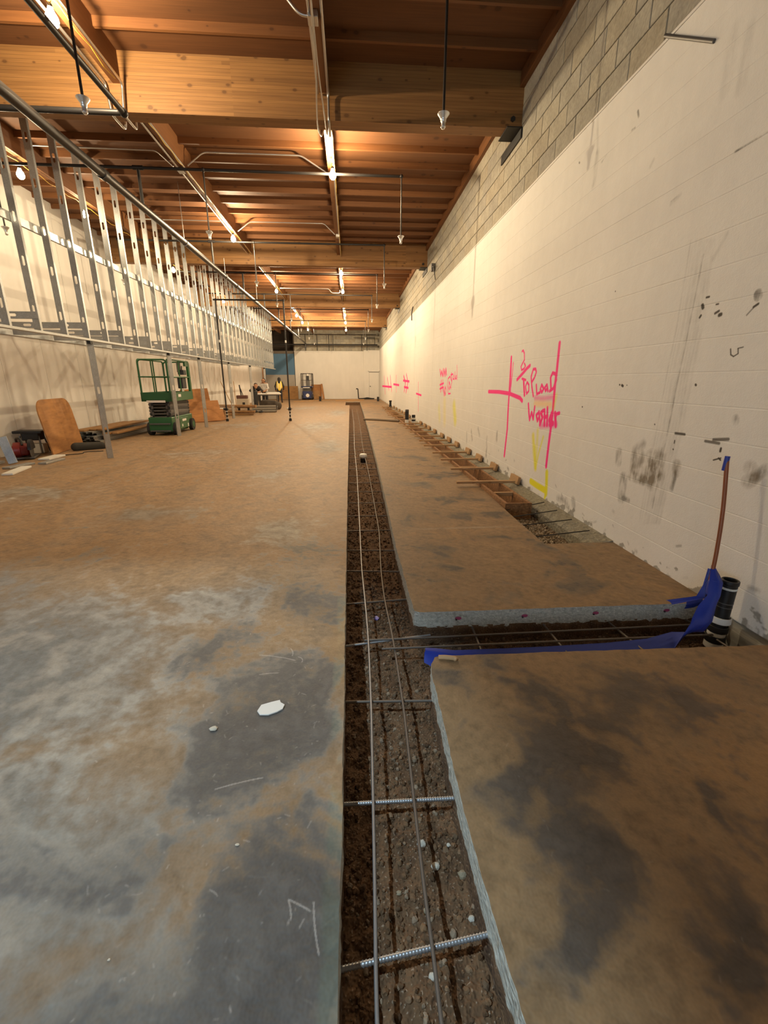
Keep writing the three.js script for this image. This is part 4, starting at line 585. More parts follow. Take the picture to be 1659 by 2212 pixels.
// ------------------------------------------------------------------ form boards and cross sticks in the pit
const forms = thing('form_box', 'long trough of brown strand board forms beside the painted wall', 'formwork');
for (const [a, b, c, d] of [[1.70, 1.735, -4.62, -24.5], [1.97, 2.005, -4.62, -24.5]]) part('form_side', muv(span(a, b, -0.24, 0.045, c, d), 'z'), mOsb, forms);
part('form_end', muv(span(1.70, 2.005, -0.2, 0.048, -4.6, -4.62), 'x'), mOsb, forms);
for (let z = -5.1; z > -24; z -= 1.7) part('form_spreader', muv(span(1.735, 1.97, 0.0, 0.045, z, z - 0.04), 'x'), mPine, forms);
const stickZ = [[1.385, -5.627], [1.513, -6.565], [1.523, -7.405], [1.52, -8.165], [1.506, -9.111], [1.526, -9.901], [1.535, -10.7], [1.547, -11.671], [1.547, -12.596], [1.551, -13.3], [1.505, -14.114], [1.551, -15.975], [1.563, -16.987], [1.448, -17.666], [1.49, -18.64], [1.506, -19.584], [1.524, -20.627], [1.55, -22], [1.573, -23.3]];
stickZ.forEach(([x, z], i) => {
  const s = solo('cross_stick', muv(bx(XR - 0.1 - x, 0.03, 0.055, 0, 0, 0), 'x', R() * 2, R()), mPine, 'thin wooden stick across the form trough, ' + ORD[i] + ' from its end board', 'wooden stick', 'sticks across the form trough');
  s.position.set((XR - 0.1 + x) / 2, 0.062, z); s.rotation.y = (R() - 0.5) * 0.03;
  const b = solo('form_block', muv(bx(0.035, 0.1, 0.27 + 0.06 * R(), 0, 0, 0), 'z', R() * 2, R()), mPine, 'small wood block against the wall foot, behind the ' + ORD[i] + ' stick from the end board', 'wood block', 'blocks at the foot of the wall');
  b.position.set(XR - 0.045, 0.068, z - 0.13); b.rotation.z = -0.18;
});

// ------------------------------------------------------------------ plumbing stubs
function stub(x, z, segs, label, tilt = 0) { // segs: [y0, y1, radius, material]
  const t = thing('drain_stub', label, 'pipe stub'); t.position.set(x, 0, z); t.rotation.z = tilt; segs.forEach(([a, b, r, m, n]) => part(n || (m === mAbs ? 'pipe' : 'coupling'), lathe([[r - 0.008, a], [r - 0.002, a], [r, a + 0.004], [r, b - 0.004], [r - 0.002, b], [r - 0.008, b], [r - 0.008, a]], 20), m, t)); return t; }
stub(2.175, -2.17, [[-0.2, 0.25, 0.042, mAbs], [-0.19, -0.15, 0.05, mPvc], [-0.15, -0.11, 0.054, mAbs], [-0.11, -0.085, 0.047, mPvc], [-0.08, -0.04, 0.055, mAbs], [-0.02, 0.02, 0.056, mPvc], [0.195, 0.21, 0.0435, mPvc, 'ring'], [0.225, 0.252, 0.046, mAbs], [0.11, 0.112, 0.043, mGreyMetal, 'clamp'], [0.085, 0.087, 0.043, mGreyMetal, 'clamp']], 'thick black drain stub with white rings beside the blue wrapped copper line', -0.03);
stub(1.83, -14.6, [[-0.2, 0.14, 0.062, mPvc], [0.13, 0.46, 0.06, mAbs], [0.42, 0.44, 0.062, mGreyMetal, 'clamp']], 'tall black drain stub with a white base among the form sticks');
stub(2.07, -14.75, [[-0.2, 0.1, 0.062, mPvc], [0.08, 0.13, 0.064, mAbs], [0.13, 0.19, 0.064, mPvc], [0.18, 0.28, 0.06, mAbs]], 'short black and white drain stub close to the wall');
stub(2.1, -23.9, [[-0.2, 0.36, 0.06, mAbs], [0.3, 0.37, 0.075, mAbs], [0, 0.1, 0.075, mAbs]], 'black drain stub with a wide collar near the far sticks');
stub(1.9, -31.5, [[0, 0.3, 0.08, mAbs]], 'short black drain stub by the far closet corner'); stub(-2.15, -32, [[0, 0.32, 0.08, mAbs]], 'short black drain stub on the far floor before the plywood lean');
{ const t = thing('water_line', 'copper water line wrapped in blue plastic at its foot', 'pipe'); const a = onX(1571, 990, 2.12), b = onX(1543, 1222, 2.11);
  const mCop = std(lin(0.30, 0.11, 0.055), 0.45, 0.6), mBlue = new THREE.MeshStandardMaterial({ color: lin(0.02, 0.045, 0.34), roughness: 0.32, side: THREE.DoubleSide });
  const foot = V(2.08, 0.12, -2.2);
  part('copper_tube', tube([a, a.clone().lerp(b, 0.5).add(V(0.006, 0, 0.01)), b, foot], 0.011, 0.2, 10), mCop, t); part('end_tape', cyl(a.clone().add(V(-0.003, -0.07, 0)), a.clone().add(V(0, 0.012, 0)), 0.0135, 10), mBlue, t);
  // wrap: swept ribbon that flares from the tube, folds over the slab edge and runs along the trench
  function ribbon(stations, name, mat = mBlue) { const pos = [], idx = [], uv = [], M = 9; stations.forEach(([c, wv, bulge], i) => { for (let k = 0; k <= M; k++) { const s = k / M * 2 - 1, w = 0.004 * noise(i * 1.3, k * 0.9); pos.push(c[0] + wv[0] * s + bulge[0] * (1 - s * s) + w, c[1] + wv[1] * s + bulge[1] * (1 - s * s) + w * 0.6, c[2] + wv[2] * s + bulge[2] * (1 - s * s) + w); uv.push(k / M, i); } });
    for (let i = 0; i < stations.length - 1; i++) for (let k = 0; k < M; k++) { const q = i * (M + 1) + k, r = q + M + 1; idx.push(q, r, q + 1, r, r + 1, q + 1); } const g = new THREE.BufferGeometry(); g.setAttribute('position', new THREE.Float32BufferAttribute(pos, 3)); g.setAttribute('uv', new THREE.Float32BufferAttribute(uv, 2)); g.setIndex(idx); g.computeVertexNormals(); return part(name, g, mat, t); }
  const P = (px, py, x) => { const p = onX(px, py, x); return [p.x, p.y, p.z]; };
  ribbon([[P(1539, 1221, 2.11), [0.006, 0, 0.002], [0, 0, 0.012]], [P(1543, 1240, 2.1), [0.026, 0.0, 0.004], [0, 0, 0.022]], [P(1547, 1256, 2.09), [0.036, 0, 0.006], [0, 0, 0.03]], [P(1541, 1285, 2.07), [0.032, 0.005, 0.006], [0, 0, 0.034]], [P(1527, 1310, 2.04), [0.045, 0.0, 0.012], [0, 0, 0.03]], [P(1518, 1338, 2.0), [0.05, -0.008, 0.012], [0, 0.004, 0.02]], [P(1506, 1356, 1.95), [0.045, -0.03, 0.0], [0, 0.008, 0.016]], [[1.86, -0.105, -2.12], [0.02, 0.03, -0.045], [0, 0.008, 0]], [[1.7, -0.118, -2.085], [0.008, 0.024, -0.05], [0, 0.004, 0]], [[1.45, -0.118, -2.07], [0, 0.022, -0.045], [0, 0, 0]], [[1.1, -0.118, -2.06], [0, 0.022, -0.045], [0, 0, 0]], [[0.8, -0.118, -2.06], [0, 0.022, -0.045], [0, 0, 0]], [[0.55, -0.115, -2.05], [0, 0.024, -0.05], [0, 0.008, 0]], [[0.44, -0.11, -2.06], [0.01, 0.03, -0.05], [0, 0.02, 0]], [[0.38, -0.1, -2.08], [0.01, 0.02, -0.04], [0, 0.02, 0]]], 'blue_wrap');
  ribbon([[P(1533, 1228, 2.1), [0.006, 0, 0.006], [0, 0, 0.006]], [P(1522, 1265, 2.08), [0.006, 0, 0.008], [0, 0, 0]], [P(1514, 1290, 2.05), [0.014, 0, 0.016], [0, 0, 0]], [[1.99, 0.012, -2.36], [0.0, 0, 0.03], [0, 0.006, 0]]], 'wrap_fold');
  const q = (px, py, z) => { const p = onZ(px, py, z); return [p.x, p.y, p.z]; };
  ribbon([[q(1481, 1305, -2.34), [0.002, 0.034, 0.0], [0, 0, 0.006]], [q(1500, 1302, -2.335), [0.002, 0.034, 0.0], [0, 0, 0.008]], [q(1516, 1296, -2.31), [0, 0.034, 0], [0, 0, 0.01]]], 'wrap_flap');
  part('wrap_knot', lathe([[0.001, 0.03], [0.026, 0.028], [0.034, 0.012], [0.034, -0.06], [0.026, -0.075], [0.001, -0.075]], 14).translate(...P(1543, 1262, 2.09)), mBlue, t); }

// ------------------------------------------------------------------ scissor lifts
function scissorLift(name, label, body, rail, x, z, turn, W, L, heights, detail) {
  const t = thing(name, label, 'scissor lift'); t.position.set(x, 0, z); t.rotation.y = turn;   // long axis on local z, near end at +z
  const { chas, stack, toe, top } = heights, w = W / 2, l = L / 2;
  const ch = part('chassis', [rbx(W - 0.16, chas - 0.1, L - 0.06, 0.02, 0, 0.1 + (chas - 0.1) / 2, 0), rbx(W - 0.3, 0.06, L * 0.7, 0.01, 0, 0.08, 0), rbx(0.05, chas * 0.62, L * 0.42, 0.01, w - 0.06, chas * 0.58, 0), rbx(0.05, chas * 0.62, L * 0.42, 0.01, -w + 0.06, chas * 0.58, 0)], body, t);
  part('decal', [bx(0.004, 0.06, 0.3, w - 0.032, chas * 0.74, 0.02), bx(0.004, 0.07, 0.07, w - 0.032, chas * 0.45, 0.2), bx(0.004, 0.09, 0.06, w - 0.032, chas * 0.4, -0.25)], mWhite, ch, 'pale stickers');
  part('step', [bx(W - 0.24, 0.03, 0.05, 0, 0.12, l), bx(W - 0.24, 0.03, 0.05, 0, 0.3, l)], mGreyMetal, ch);
  const gw = new THREE.CylinderGeometry(0.165, 0.165, 0.1, 20).rotateZ(Math.PI / 2), gh = new THREE.CylinderGeometry(0.09, 0.09, 0.11, 14).rotateZ(Math.PI / 2);
  for (const sx of [-1, 1]) for (const sz of [-1, 1]) { const q = part('wheel', gw, mRubber, t); q.position.set(sx * (w - 0.06), 0.165, sz * (l - 0.2)); part('hub', gh, body, q); }
  const n = 5, mA = mGreyMetal, hs = (stack - chas) / n, arms = [];
  for (let i = 0; i < n; i++) for (const sx of [-1, 1]) for (const d of [-1, 1]) part('scissor_arm', rbx(0.05, 0.078, L * 0.88, 0.008, sx * (w - 0.14 - (d > 0 ? 0.05 : 0)), chas + (i + 0.5) * hs, 0, d * Math.atan2(hs * 0.75, L * 0.86)), i % 2 ? mA : mBlackPlastic, t);
  for (let i = 0; i <= n; i++) for (const sz of [-1, 1]) part('pivot_pin', cyl(V(-w + 0.1, chas + i * hs, sz * L * 0.42), V(w - 0.1, chas + i * hs, sz * L * 0.42), 0.022, 8), mA, t);
  part('hydraulic_ram', cyl(V(0, chas + 0.05, -l * 0.6), V(0, stack - 0.03, l * 0.5), 0.04, 10), mBlackPlastic, t);
  part('platform', [rbx(W - 0.02, 0.05, L, 0.008, 0, stack + 0.03, 0), span(-w, -w + 0.02, stack, toe, -l, l), span(w - 0.02, w, stack, toe, -l, l), span(-w, w, stack, toe, l - 0.02, l), span(-w, w, stack, toe, -l, -l + 0.02)], body, t);
  part('capacity_plate', [bx(W * 0.62, 0.055, 0.006, -0.02, stack + 0.0, l + 0.004), bx(0.005, 0.07, 0.2, w + 0.003, (stack + toe) / 2 + 0.02, l * 0.3)], mWhite, t, 'white rating plate');
  const r = 0.02, mid = (toe + top) / 2 - 0.02;
  for (const sx of [-1, 1]) {
    part('guard_rail', tube([V(sx * (w - r), toe - 0.05, l - r), V(sx * (w - r), top, l - r), V(sx * (w - r), top, -l + r), V(sx * (w - r), toe - 0.05, -l + r)], r, 0.1, 8), rail, t);
    part('mid_rail', cyl(V(sx * (w - r), mid, l), V(sx * (w - r), mid, -l), r * 0.8, 8), rail, t);
    for (const zz of [0]) part('rail_post', cyl(V(sx * (w - r), toe - 0.05, l * 2 * zz), V(sx * (w - r), top, l * 2 * zz), r * 0.85, 8), rail, t);
  }
  for (const sz of [-1, 1]) { part('guard_rail', tube([V(-w + 0.03, toe - 0.05, sz * (l - r)), V(-w + 0.03, top - 0.01, sz * (l - r)), V(w - 0.03, top - 0.01, sz * (l - r)), V(w - 0.03, toe - 0.05, sz * (l - r))], r, 0.09, 8), rail, t); part('mid_rail', cyl(V(-w, mid, sz * (l - r)), V(w, mid, sz * (l - r)), r * 0.8, 8), rail, t); if (sz > 0) part('rail_post', cyl(V(0.02, toe - 0.05, sz * (l - r)), V(0.02, top, sz * (l - r)), r * 0.85, 8), rail, t); }
  if (detail) {
    const c = part('control_box', rbx(0.16, 0.13, 0.22, 0.015, w - 0.12, top - 0.29, -l + 0.32), mBlackPlastic, t); part('lever', cyl(V(w - 0.12, top - 0.22, -l + 0.32), V(w - 0.12, top - 0.12, -l + 0.3), 0.015, 8), mBlackPlastic, c);
    part('notice_sheet', bx(0.01, 0.26, 0.3, w - 0.16, top - 0.16, -l + 0.42), mGreyMetal, t); part('manual_case', rbx(0.14, 0.32, 0.3, 0.02, w - 0.12, mid - 0.14, -l + 0.42), mBlackPlastic, t); part('gate_post', [bx(0.06, top - toe, 0.06, w - 0.03, (top + toe) / 2, -l + 0.1), bx(0.05, 0.14, 0.3, w - 0.03, top - 0.06, -l + 0.2)], rail, t); part('pallet_tag', bx(0.02, 0.06, 0.22, w - 0.12, toe + 0.03, -l + 0.45), mWhite, t);
  } else { part('motor_cover', rbx(W * 0.66, chas * 0.7, 0.2, 0.04, 0, chas * 0.5, l - 0.02), body, t); part('round_badge', new THREE.CylinderGeometry(0.13, 0.13, 0.03, 20).rotateX(Math.PI / 2).translate(0.05, 0.32, l + 0.09), mWhite, t, 'pale round badge'); part('control_box', rbx(0.22, 0.3, 0.14, 0.015, 0.08, top - 0.32, l - 0.12), mBlackPlastic, t); part('notice_sheet', bx(0.2, 0.16, 0.01, 0.08, top - 0.08, l - 0.05), mWhite, t); part('pedestal', bx(0.26, mid - toe, 0.16, 0.1, (mid + toe) / 2, l - 0.14), mGreyMetal, t); }
  return t;
}
scissorLift('scissor_lift', 'green scissor lift parked lowered beside the prop studs', mGreen, mGreen, -4.93, -12.68, 0.02, 0.74, 1.68, { chas: 0.46, stack: 0.86, toe: 1.08, top: 1.88 }, true);
scissorLift('scissor_lift', 'blue scissor lift parked at the far cream wall', std(lin(0.018, 0.03, 0.11), 0.45), std(lin(0.08, 0.07, 0.065), 0.5, 0.3), -3.28, -35.05, 0, 0.82, 1.3, { chas: 0.62, stack: 0.88, toe: 0.98, top: 1.9 }, false);

// ------------------------------------------------------------------ people
function bodyGeo(bones, lo, hi, res) { // smooth union of tapered capsules meshed on a cube grid
  const size = Math.max(hi.x - lo.x, hi.y - lo.y, hi.z - lo.z), mc = new MarchingCubes(res, mStone, false, false, 60000), c = lo.clone().add(hi).multiplyScalar(0.5), half = size / 2;
  mc.isolation = 0; const p = V(0, 0, 0), ab = V(0, 0, 0), ap = V(0, 0, 0);
  for (let k = 0; k < res; k++) for (let j = 0; j < res; j++) for (let i = 0; i < res; i++) {
    p.set(c.x + (i - res / 2) / (res / 2) * half, c.y + (j - res / 2) / (res / 2) * half, c.z + (k - res / 2) / (res / 2) * half); let s = 0;
    for (const [a, b, ra, rb] of bones) { ab.subVectors(b, a); ap.subVectors(p, a); const t = clamp(ap.dot(ab) / (ab.lengthSq() || 1)), d = ap.addScaledVector(ab, -t).length() - (ra + (rb - ra) * t); s += Math.exp(-d * 55); }
    mc.field[i + j * res + k * res * res] = Math.log(s + 1e-30) / 55;
  }
  mc.update(); const n = mc.count, g = new THREE.BufferGeometry(); g.setAttribute('position', new THREE.BufferAttribute(mc.positionArray.slice(0, n * 3), 3)); g.setAttribute('normal', new THREE.BufferAttribute(mc.normalArray.slice(0, n * 3), 3)); g.setAttribute('uv', new THREE.BufferAttribute(new Float32Array(n * 2), 2));
  const q = g.attributes.position; for (let i = 0; i < n; i++) q.setXYZ(i, c.x + q.getX(i) * half, c.y + q.getY(i) * half, c.z + q.getZ(i) * half); return g;
}
function paint(g, fn) { const p = g.attributes.position, c = new Float32Array(p.count * 3); for (let i = 0; i < p.count; i++) { const k = fn(p.getX(i), p.getY(i), p.getZ(i)); c.set(k, i * 3); } g.setAttribute('color', new THREE.BufferAttribute(c, 3)); return g; }
const mFig = std(0xffffff, 0.8, 0, { vertexColors: true });
const DARK = [0.02, 0.018, 0.02], SKIN = [0.36, 0.19, 0.11], PANT = [0.018, 0.017, 0.022], BOOT = [0.06, 0.035, 0.02];
function hand(w, d, s) { const u = V(s, 0, 0), b = [[w, w.clone().addScaledVector(d, 0.08), 0.024, 0.03]]; [-0.03, -0.01, 0.01, 0.028].forEach((o, i) => { const k = w.clone().addScaledVector(d, 0.085).addScaledVector(V(0, 0, 1), o); const m = k.clone().addScaledVector(d, 0.035).add(V(-s * 0.006, 0, 0)); b.push([k, m, 0.0095, 0.009], [m, m.clone().addScaledVector(d, 0.03 - 0.006 * Math.abs(i - 1.4)).add(V(-s * 0.012, 0, 0)), 0.009, 0.0085]); }); b.push([w.clone().addScaledVector(d, 0.03).add(V(0, 0, 0.022)), w.clone().addScaledVector(d, 0.07).add(V(-s * 0.01, 0, 0.05)), 0.011, 0.0095]); return b; }
function headBones(c, f, s = 1) { const up = V(0, 1, 0), side = up.clone().cross(f).normalize(), P = (a, b, d) => c.clone().addScaledVector(f, a * s).addScaledVector(up, b * s).addScaledVector(side, d * s); return [[P(-0.02, 0.03, 0), P(0.02, 0.035, 0), 0.088 * s, 0.084 * s], [P(0.03, -0.06, 0), P(0.035, -0.075, 0), 0.055 * s, 0.045 * s], [P(0.1, 0.0, 0), P(0.11, -0.02, 0), 0.012 * s, 0.016 * s], [P(0, 0, 0.088), P(0, -0.02, 0.086), 0.014 * s, 0.01 * s], [P(0, 0, -0.088), P(0, -0.02, -0.086), 0.014 * s, 0.01 * s], [P(0.085, 0.03, 0.03), P(0.085, 0.03, -0.03), 0.014 * s, 0.014 * s], [P(0.085, -0.05, 0.018), P(0.085, -0.05, -0.018), 0.01 * s, 0.01 * s]]; }
{ // worker in a vest, seen from behind, standing beyond the table
  const t = thing('person', 'person in a yellow safety vest and dark hood standing by the far plywood', 'person'); t.position.set(-4.6, 0, -29.9); t.rotation.y = 0.1;
  const f = V(0, 0, -1), hd = V(0.01, 1.45, -0.03), b = [[V(0, 0.86, 0), V(0, 1.0, 0), 0.12, 0.125], [V(-0.06, 1.02, 0), V(-0.1, 1.24, 0), 0.105, 0.095], [V(0.06, 1.02, 0), V(0.1, 1.24, 0), 0.105, 0.095], [V(-0.13, 1.27, 0), V(0.13, 1.27, 0), 0.065, 0.065], [V(0, 1.28, 0), V(0, 1.38, -0.02), 0.055, 0.05]];
  for (const s of [-1, 1]) { b.push([V(s * 0.085, 0.84, 0), V(s * 0.1, 0.46, 0.01), 0.092, 0.06], [V(s * 0.1, 0.46, 0.01), V(s * 0.115, 0.1, 0.02), 0.06, 0.042], [V(s * 0.115, 0.05, 0.03), V(s * 0.13, 0.035, -0.14), 0.044, 0.036]); const el = V(s * 0.27, 1.03, 0.0), wr = V(s * 0.25, 0.83, -0.1); b.push([V(s * 0.17, 1.26, 0), el, 0.055, 0.043], [el, wr, 0.042, 0.03], ...hand(wr, V(-s * 0.1, -0.75, -0.6).normalize(), s)); }
  b.push(...headBones(hd, f, 0.95));
  const g = paint(bodyGeo(b, V(-0.4, -0.02, -0.4), V(0.4, 1.62, 0.4), 110), (x, y, z) => y < 0.1 ? BOOT : y > 1.36 && z < -0.05 ? SKIN : y < 0.8 && Math.abs(x) > 0.19 ? SKIN : y < 0.88 ? PANT : DARK); part('body', g, mFig, t);
  part('hood', bodyGeo([[V(0.01, 1.49, -0.0), V(0.01, 1.44, 0.0), 0.102, 0.1], [V(0.01, 1.36, 0.03), V(0, 1.29, 0.04), 0.085, 0.1]], V(-0.16, 1.15, -0.16), V(0.16, 1.62, 0.17), 44), std(lin(...DARK), 0.85), t, 'dark hood');
  const vest = part('safety_vest', bodyGeo([[V(0, 0.86, 0), V(0, 1.0, 0), 0.137, 0.14], [V(-0.06, 1.0, 0), V(-0.09, 1.23, 0), 0.122, 0.11], [V(0.06, 1.0, 0), V(0.09, 1.23, 0), 0.122, 0.11], [V(-0.1, 1.28, 0), V(0.1, 1.28, 0), 0.07, 0.07]], V(-0.3, 0.72, -0.3), V(0.3, 1.4, 0.3), 56), std(lin(0.80, 0.62, 0.10), 0.7), t, 'yellow safety vest');
  part('reflective_band', [-0.08, 0.08].map((x) => rbx(0.035, 0.4, 0.012, 0.004, x, 1.08, 0.142)), mWhite, vest); }
{ // dark-clothed person bent over the table
  const t = thing('person', 'person in black clothes bent over the white folding table', 'person'); t.position.set(-4.7, 0, -23.15); t.rotation.y = 0.15;
  const b = [[V(0, 0.84, -0.1), V(0, 0.95, 0), 0.125, 0.12], [V(-0.05, 0.95, 0.0), V(-0.09, 1.02, 0.3), 0.12, 0.105], [V(0.05, 0.95, 0.0), V(0.09, 1.02, 0.3), 0.12, 0.105], [V(-0.12, 1.04, 0.32), V(0.12, 1.04, 0.32), 0.075, 0.075], [V(0, 1.06, 0.36), V(0, 1.1, 0.46), 0.055, 0.05]];
  for (const s of [-1, 1]) { b.push([V(s * 0.09, 0.82, -0.12), V(s * 0.1, 0.46, -0.05), 0.095, 0.062], [V(s * 0.1, 0.46, -0.05), V(s * 0.11, 0.1, -0.14), 0.06, 0.042], [V(s * 0.11, 0.05, -0.15), V(s * 0.12, 0.035, 0.02), 0.044, 0.036]); const el = V(s * 0.28, 0.9, 0.42), wr = V(s * 0.16, 0.83, 0.62); b.push([V(s * 0.17, 1.03, 0.32), el, 0.058, 0.045], [el, wr, 0.043, 0.03], ...hand(wr, V(-s * 0.4, -0.05, 0.9).normalize(), s)); }
  b.push(...headBones(V(0, 1.12, 0.52), V(0, -0.5, 0.86), 0.95));
  part('body', paint(bodyGeo(b, V(-0.5, -0.02, -0.4), V(0.5, 1.3, 0.85), 110), (x, y, z) => y < 0.1 ? BOOT : z > 0.58 ? SKIN : y > 1.0 && z > 0.5 ? SKIN : DARK), mFig, t);
  part('hair', bodyGeo([[V(0, 1.18, 0.47), V(0, 1.14, 0.43), 0.092, 0.09]], V(-0.14, 1.0, 0.3), V(0.14, 1.3, 0.6), 36), std(lin(0.012, 0.01, 0.009), 0.7), t, 'dark hair'); }
{ // standing person in a white shirt
  const t = thing('person', 'person with dark hair in a white shirt standing behind the white table', 'person'); t.position.set(-4.42, 0, -23.85); t.rotation.y = -0.3;
  const b = [[V(0, 0.82, 0), V(0, 0.95, 0), 0.115, 0.12], [V(-0.05, 0.96, 0), V(-0.09, 1.17, 0.04), 0.1, 0.09], [V(0.05, 0.96, 0), V(0.09, 1.17, 0.04), 0.1, 0.09], [V(-0.12, 1.2, 0.05), V(0.12, 1.2, 0.05), 0.062, 0.062], [V(0, 1.22, 0.05), V(0, 1.3, 0.08), 0.05, 0.046]];
  for (const s of [-1, 1]) { b.push([V(s * 0.085, 0.8, 0), V(s * 0.095, 0.44, 0.02), 0.09, 0.058], [V(s * 0.095, 0.44, 0.02), V(s * 0.105, 0.1, 0), 0.058, 0.04], [V(s * 0.105, 0.05, -0.01), V(s * 0.12, 0.035, 0.15), 0.042, 0.035]); const el = V(s * 0.25, 1.0, 0.12), wr = V(s * 0.16, 0.86, 0.3); b.push([V(s * 0.16, 1.2, 0.05), el, 0.052, 0.042], [el, wr, 0.04, 0.029], ...hand(wr, V(-s * 0.35, -0.1, 0.9).normalize(), s)); }
  b.push(...headBones(V(0, 1.37, 0.1), V(-0.1, -0.15, 0.98).normalize(), 0.92));
  part('body', paint(bodyGeo(b, V(-0.4, -0.02, -0.3), V(0.4, 1.52, 0.5), 110), (x, y, z) => y < 0.1 ? BOOT : y > 1.24 ? SKIN : z > 0.22 && y < 0.95 && y > 0.7 ? SKIN : y < 0.84 ? PANT : [0.62, 0.6, 0.57]), mFig, t);
  part('hair', bodyGeo([[V(0, 1.42, 0.06), V(0, 1.38, 0.02), 0.088, 0.085], [V(0, 1.3, 0.0), V(0, 1.24, 0), 0.06, 0.05]], V(-0.14, 1.15, -0.12), V(0.14, 1.54, 0.18), 40), std(lin(0.012, 0.01, 0.009), 0.7), t, 'dark hair'); }

// ------------------------------------------------------------------ folding table and the tools near it
{ const t = thing('folding_table', 'white folding table with arched metal legs beside the last prop studs', 'table'); t.position.set(-4.0, 0, -22.2); t.rotation.y = 0.12;
  part('tabletop', rbx(1.24, 0.05, 0.75, 0.02, 0, 0.765, 0), mWhite, t); part('apron', [bx(1.1, 0.05, 0.03, 0, 0.72, 0.3), bx(1.1, 0.05, 0.03, 0, 0.72, -0.3)], mGreyMetal, t);
  for (const s of [-1, 1]) { part('leg', [tube([V(s * 0.42, 0.73, 0), V(s * 0.42, 0.3, 0)], 0.018, 0.05, 8), tube([V(s * 0.42, 0.02, 0.33), V(s * 0.42, 0.14, 0.26), V(s * 0.42, 0.2, 0), V(s * 0.42, 0.14, -0.26), V(s * 0.42, 0.02, -0.33)], 0.018, 0.12, 8), cyl(V(s * 0.42, 0.18, 0), V(s * 0.42, 0.32, 0), 0.016, 8)], mGreyMetal, t); } }
solo('plan_set', rbx(0.62, 0.05, 0.42, 0.008, -3.75, 0.816, -22.2, 0, 0.3), mWhite, 'thick stack of white papers on the folding table', 'papers');
{ const t = thing('tool_chest', 'cream wheeled tool chest loaded with dark tools beside the pipes', 'tool chest'); t.position.set(-4.72, 0, -20.2); t.rotation.y = 0.1; const m = std(lin(0.42, 0.36, 0.28), 0.6);
  part('chest_body', rbx(0.5, 0.34, 0.42, 0.02, 0, 0.45, 0), m, t); part('chest_lid', rbx(0.46, 0.14, 0.38, 0.02, -0.02, 0.69, 0), std(lin(0.10, 0.04, 0.025), 0.6), t); part('latch', bx(0.1, 0.1, 0.02, 0.05, 0.42, 0.215), mBlackPlastic, t); part('axle_frame', [bx(0.5, 0.05, 0.4, 0, 0.25, 0), bx(0.05, 0.25, 0.05, -0.2, 0.125, 0.16), bx(0.05, 0.25, 0.05, 0.2, 0.125, 0.16), bx(0.05, 0.25, 0.05, -0.2, 0.125, -0.16), bx(0.05, 0.25, 0.05, 0.2, 0.125, -0.16)], mSteelDark, t); part('handle', [cyl(V(-0.06, 0.75, 0), V(-0.1, 1.2, 0.02), 0.025, 8), cyl(V(0.02, 0.75, 0.02), V(-0.09, 1.12, 0.03), 0.018, 8)], mSteelDark, t); }
{ const t = thing('black_bucket', 'tall black cylinder standing between the tool chest and the table', 'canister'); part('canister_body', lathe([[0.001, 0], [0.11, 0], [0.12, 0.02], [0.12, 0.9], [0.09, 0.94], [0.001, 0.94]], 16, -4.42, 0, -21.35), mBlackPlastic, t); part('canister_cap', lathe([[0.001, 0.94], [0.06, 0.94], [0.06, 1.0], [0.001, 1.0]], 12, -4.42, 0, -21.35), mBlackPlastic, t); }
for (let i = 0; i < 6; i++) { const lab = 'dirty grey pipe length in the heap by the table, ' + ORD[i] + ' laid', y = [0.056, 0.056, 0.056, 0.155, 0.155, 0.254][i], dx = [0, 0.125, 0.25, 0.0625, 0.1875, 0.125][i]; solo('pipe_length', tube([V(-4.36, y, -20.45 - dx), V(-3.4, y, -20.6 - dx)], 0.055, 0.1, 10), std(lin(0.2, 0.18, 0.15), 0.7), lab, 'pipe', 'pipe lengths by the table'); }
for (let i = 0; i < 4; i++) solo('fitting', new THREE.TorusGeometry(0.07, 0.035, 8, 14).rotateX([1.2, 1.1, 1.25, 1.3][i]).rotateY(i).translate(-4.6 + i * 0.24, [0.095, 0.105, 0.1, 0.09][i], -19.75 + 0.06 * (i % 2)), mBlackPlastic, 'black pipe elbow before the tool chest, ' + ORD[i] + ' from the gas pipe', 'pipe fitting', 'black elbows by the table');
solo('grey_tarp', bodyGeo([[V(-4.3, 0.28, -22.7), V(-3.8, 0.26, -22.7), 0.2, 0.18], [V(-4.05, 0.2, -22.6), V(-3.6, 0.2, -22.75), 0.18, 0.16], [V(-4.3, 0.12, -22.7), V(-3.6, 0.12, -22.7), 0.13, 0.13]], V(-4.7, -0.01, -23.1), V(-3.3, 0.6, -22.3), 44), std(lin(0.09, 0.075, 0.06), 0.9), 'heap of dark sacks under the white folding table', 'sacks');
for (const [a, b, c] of [[-5.3, -21.0, -0.3], [-5.15, -20.7, 0.22]]) solo('long_handle', cyl(V(a, 0.02, b), V(a + c - 0.4, 1.35, b - 0.6), 0.016, 8), mPine, c < 0 ? 'thin wooden handle leaning steeply behind the table' : 'thin wooden handle leaning low behind the tool chest', 'tool handle');

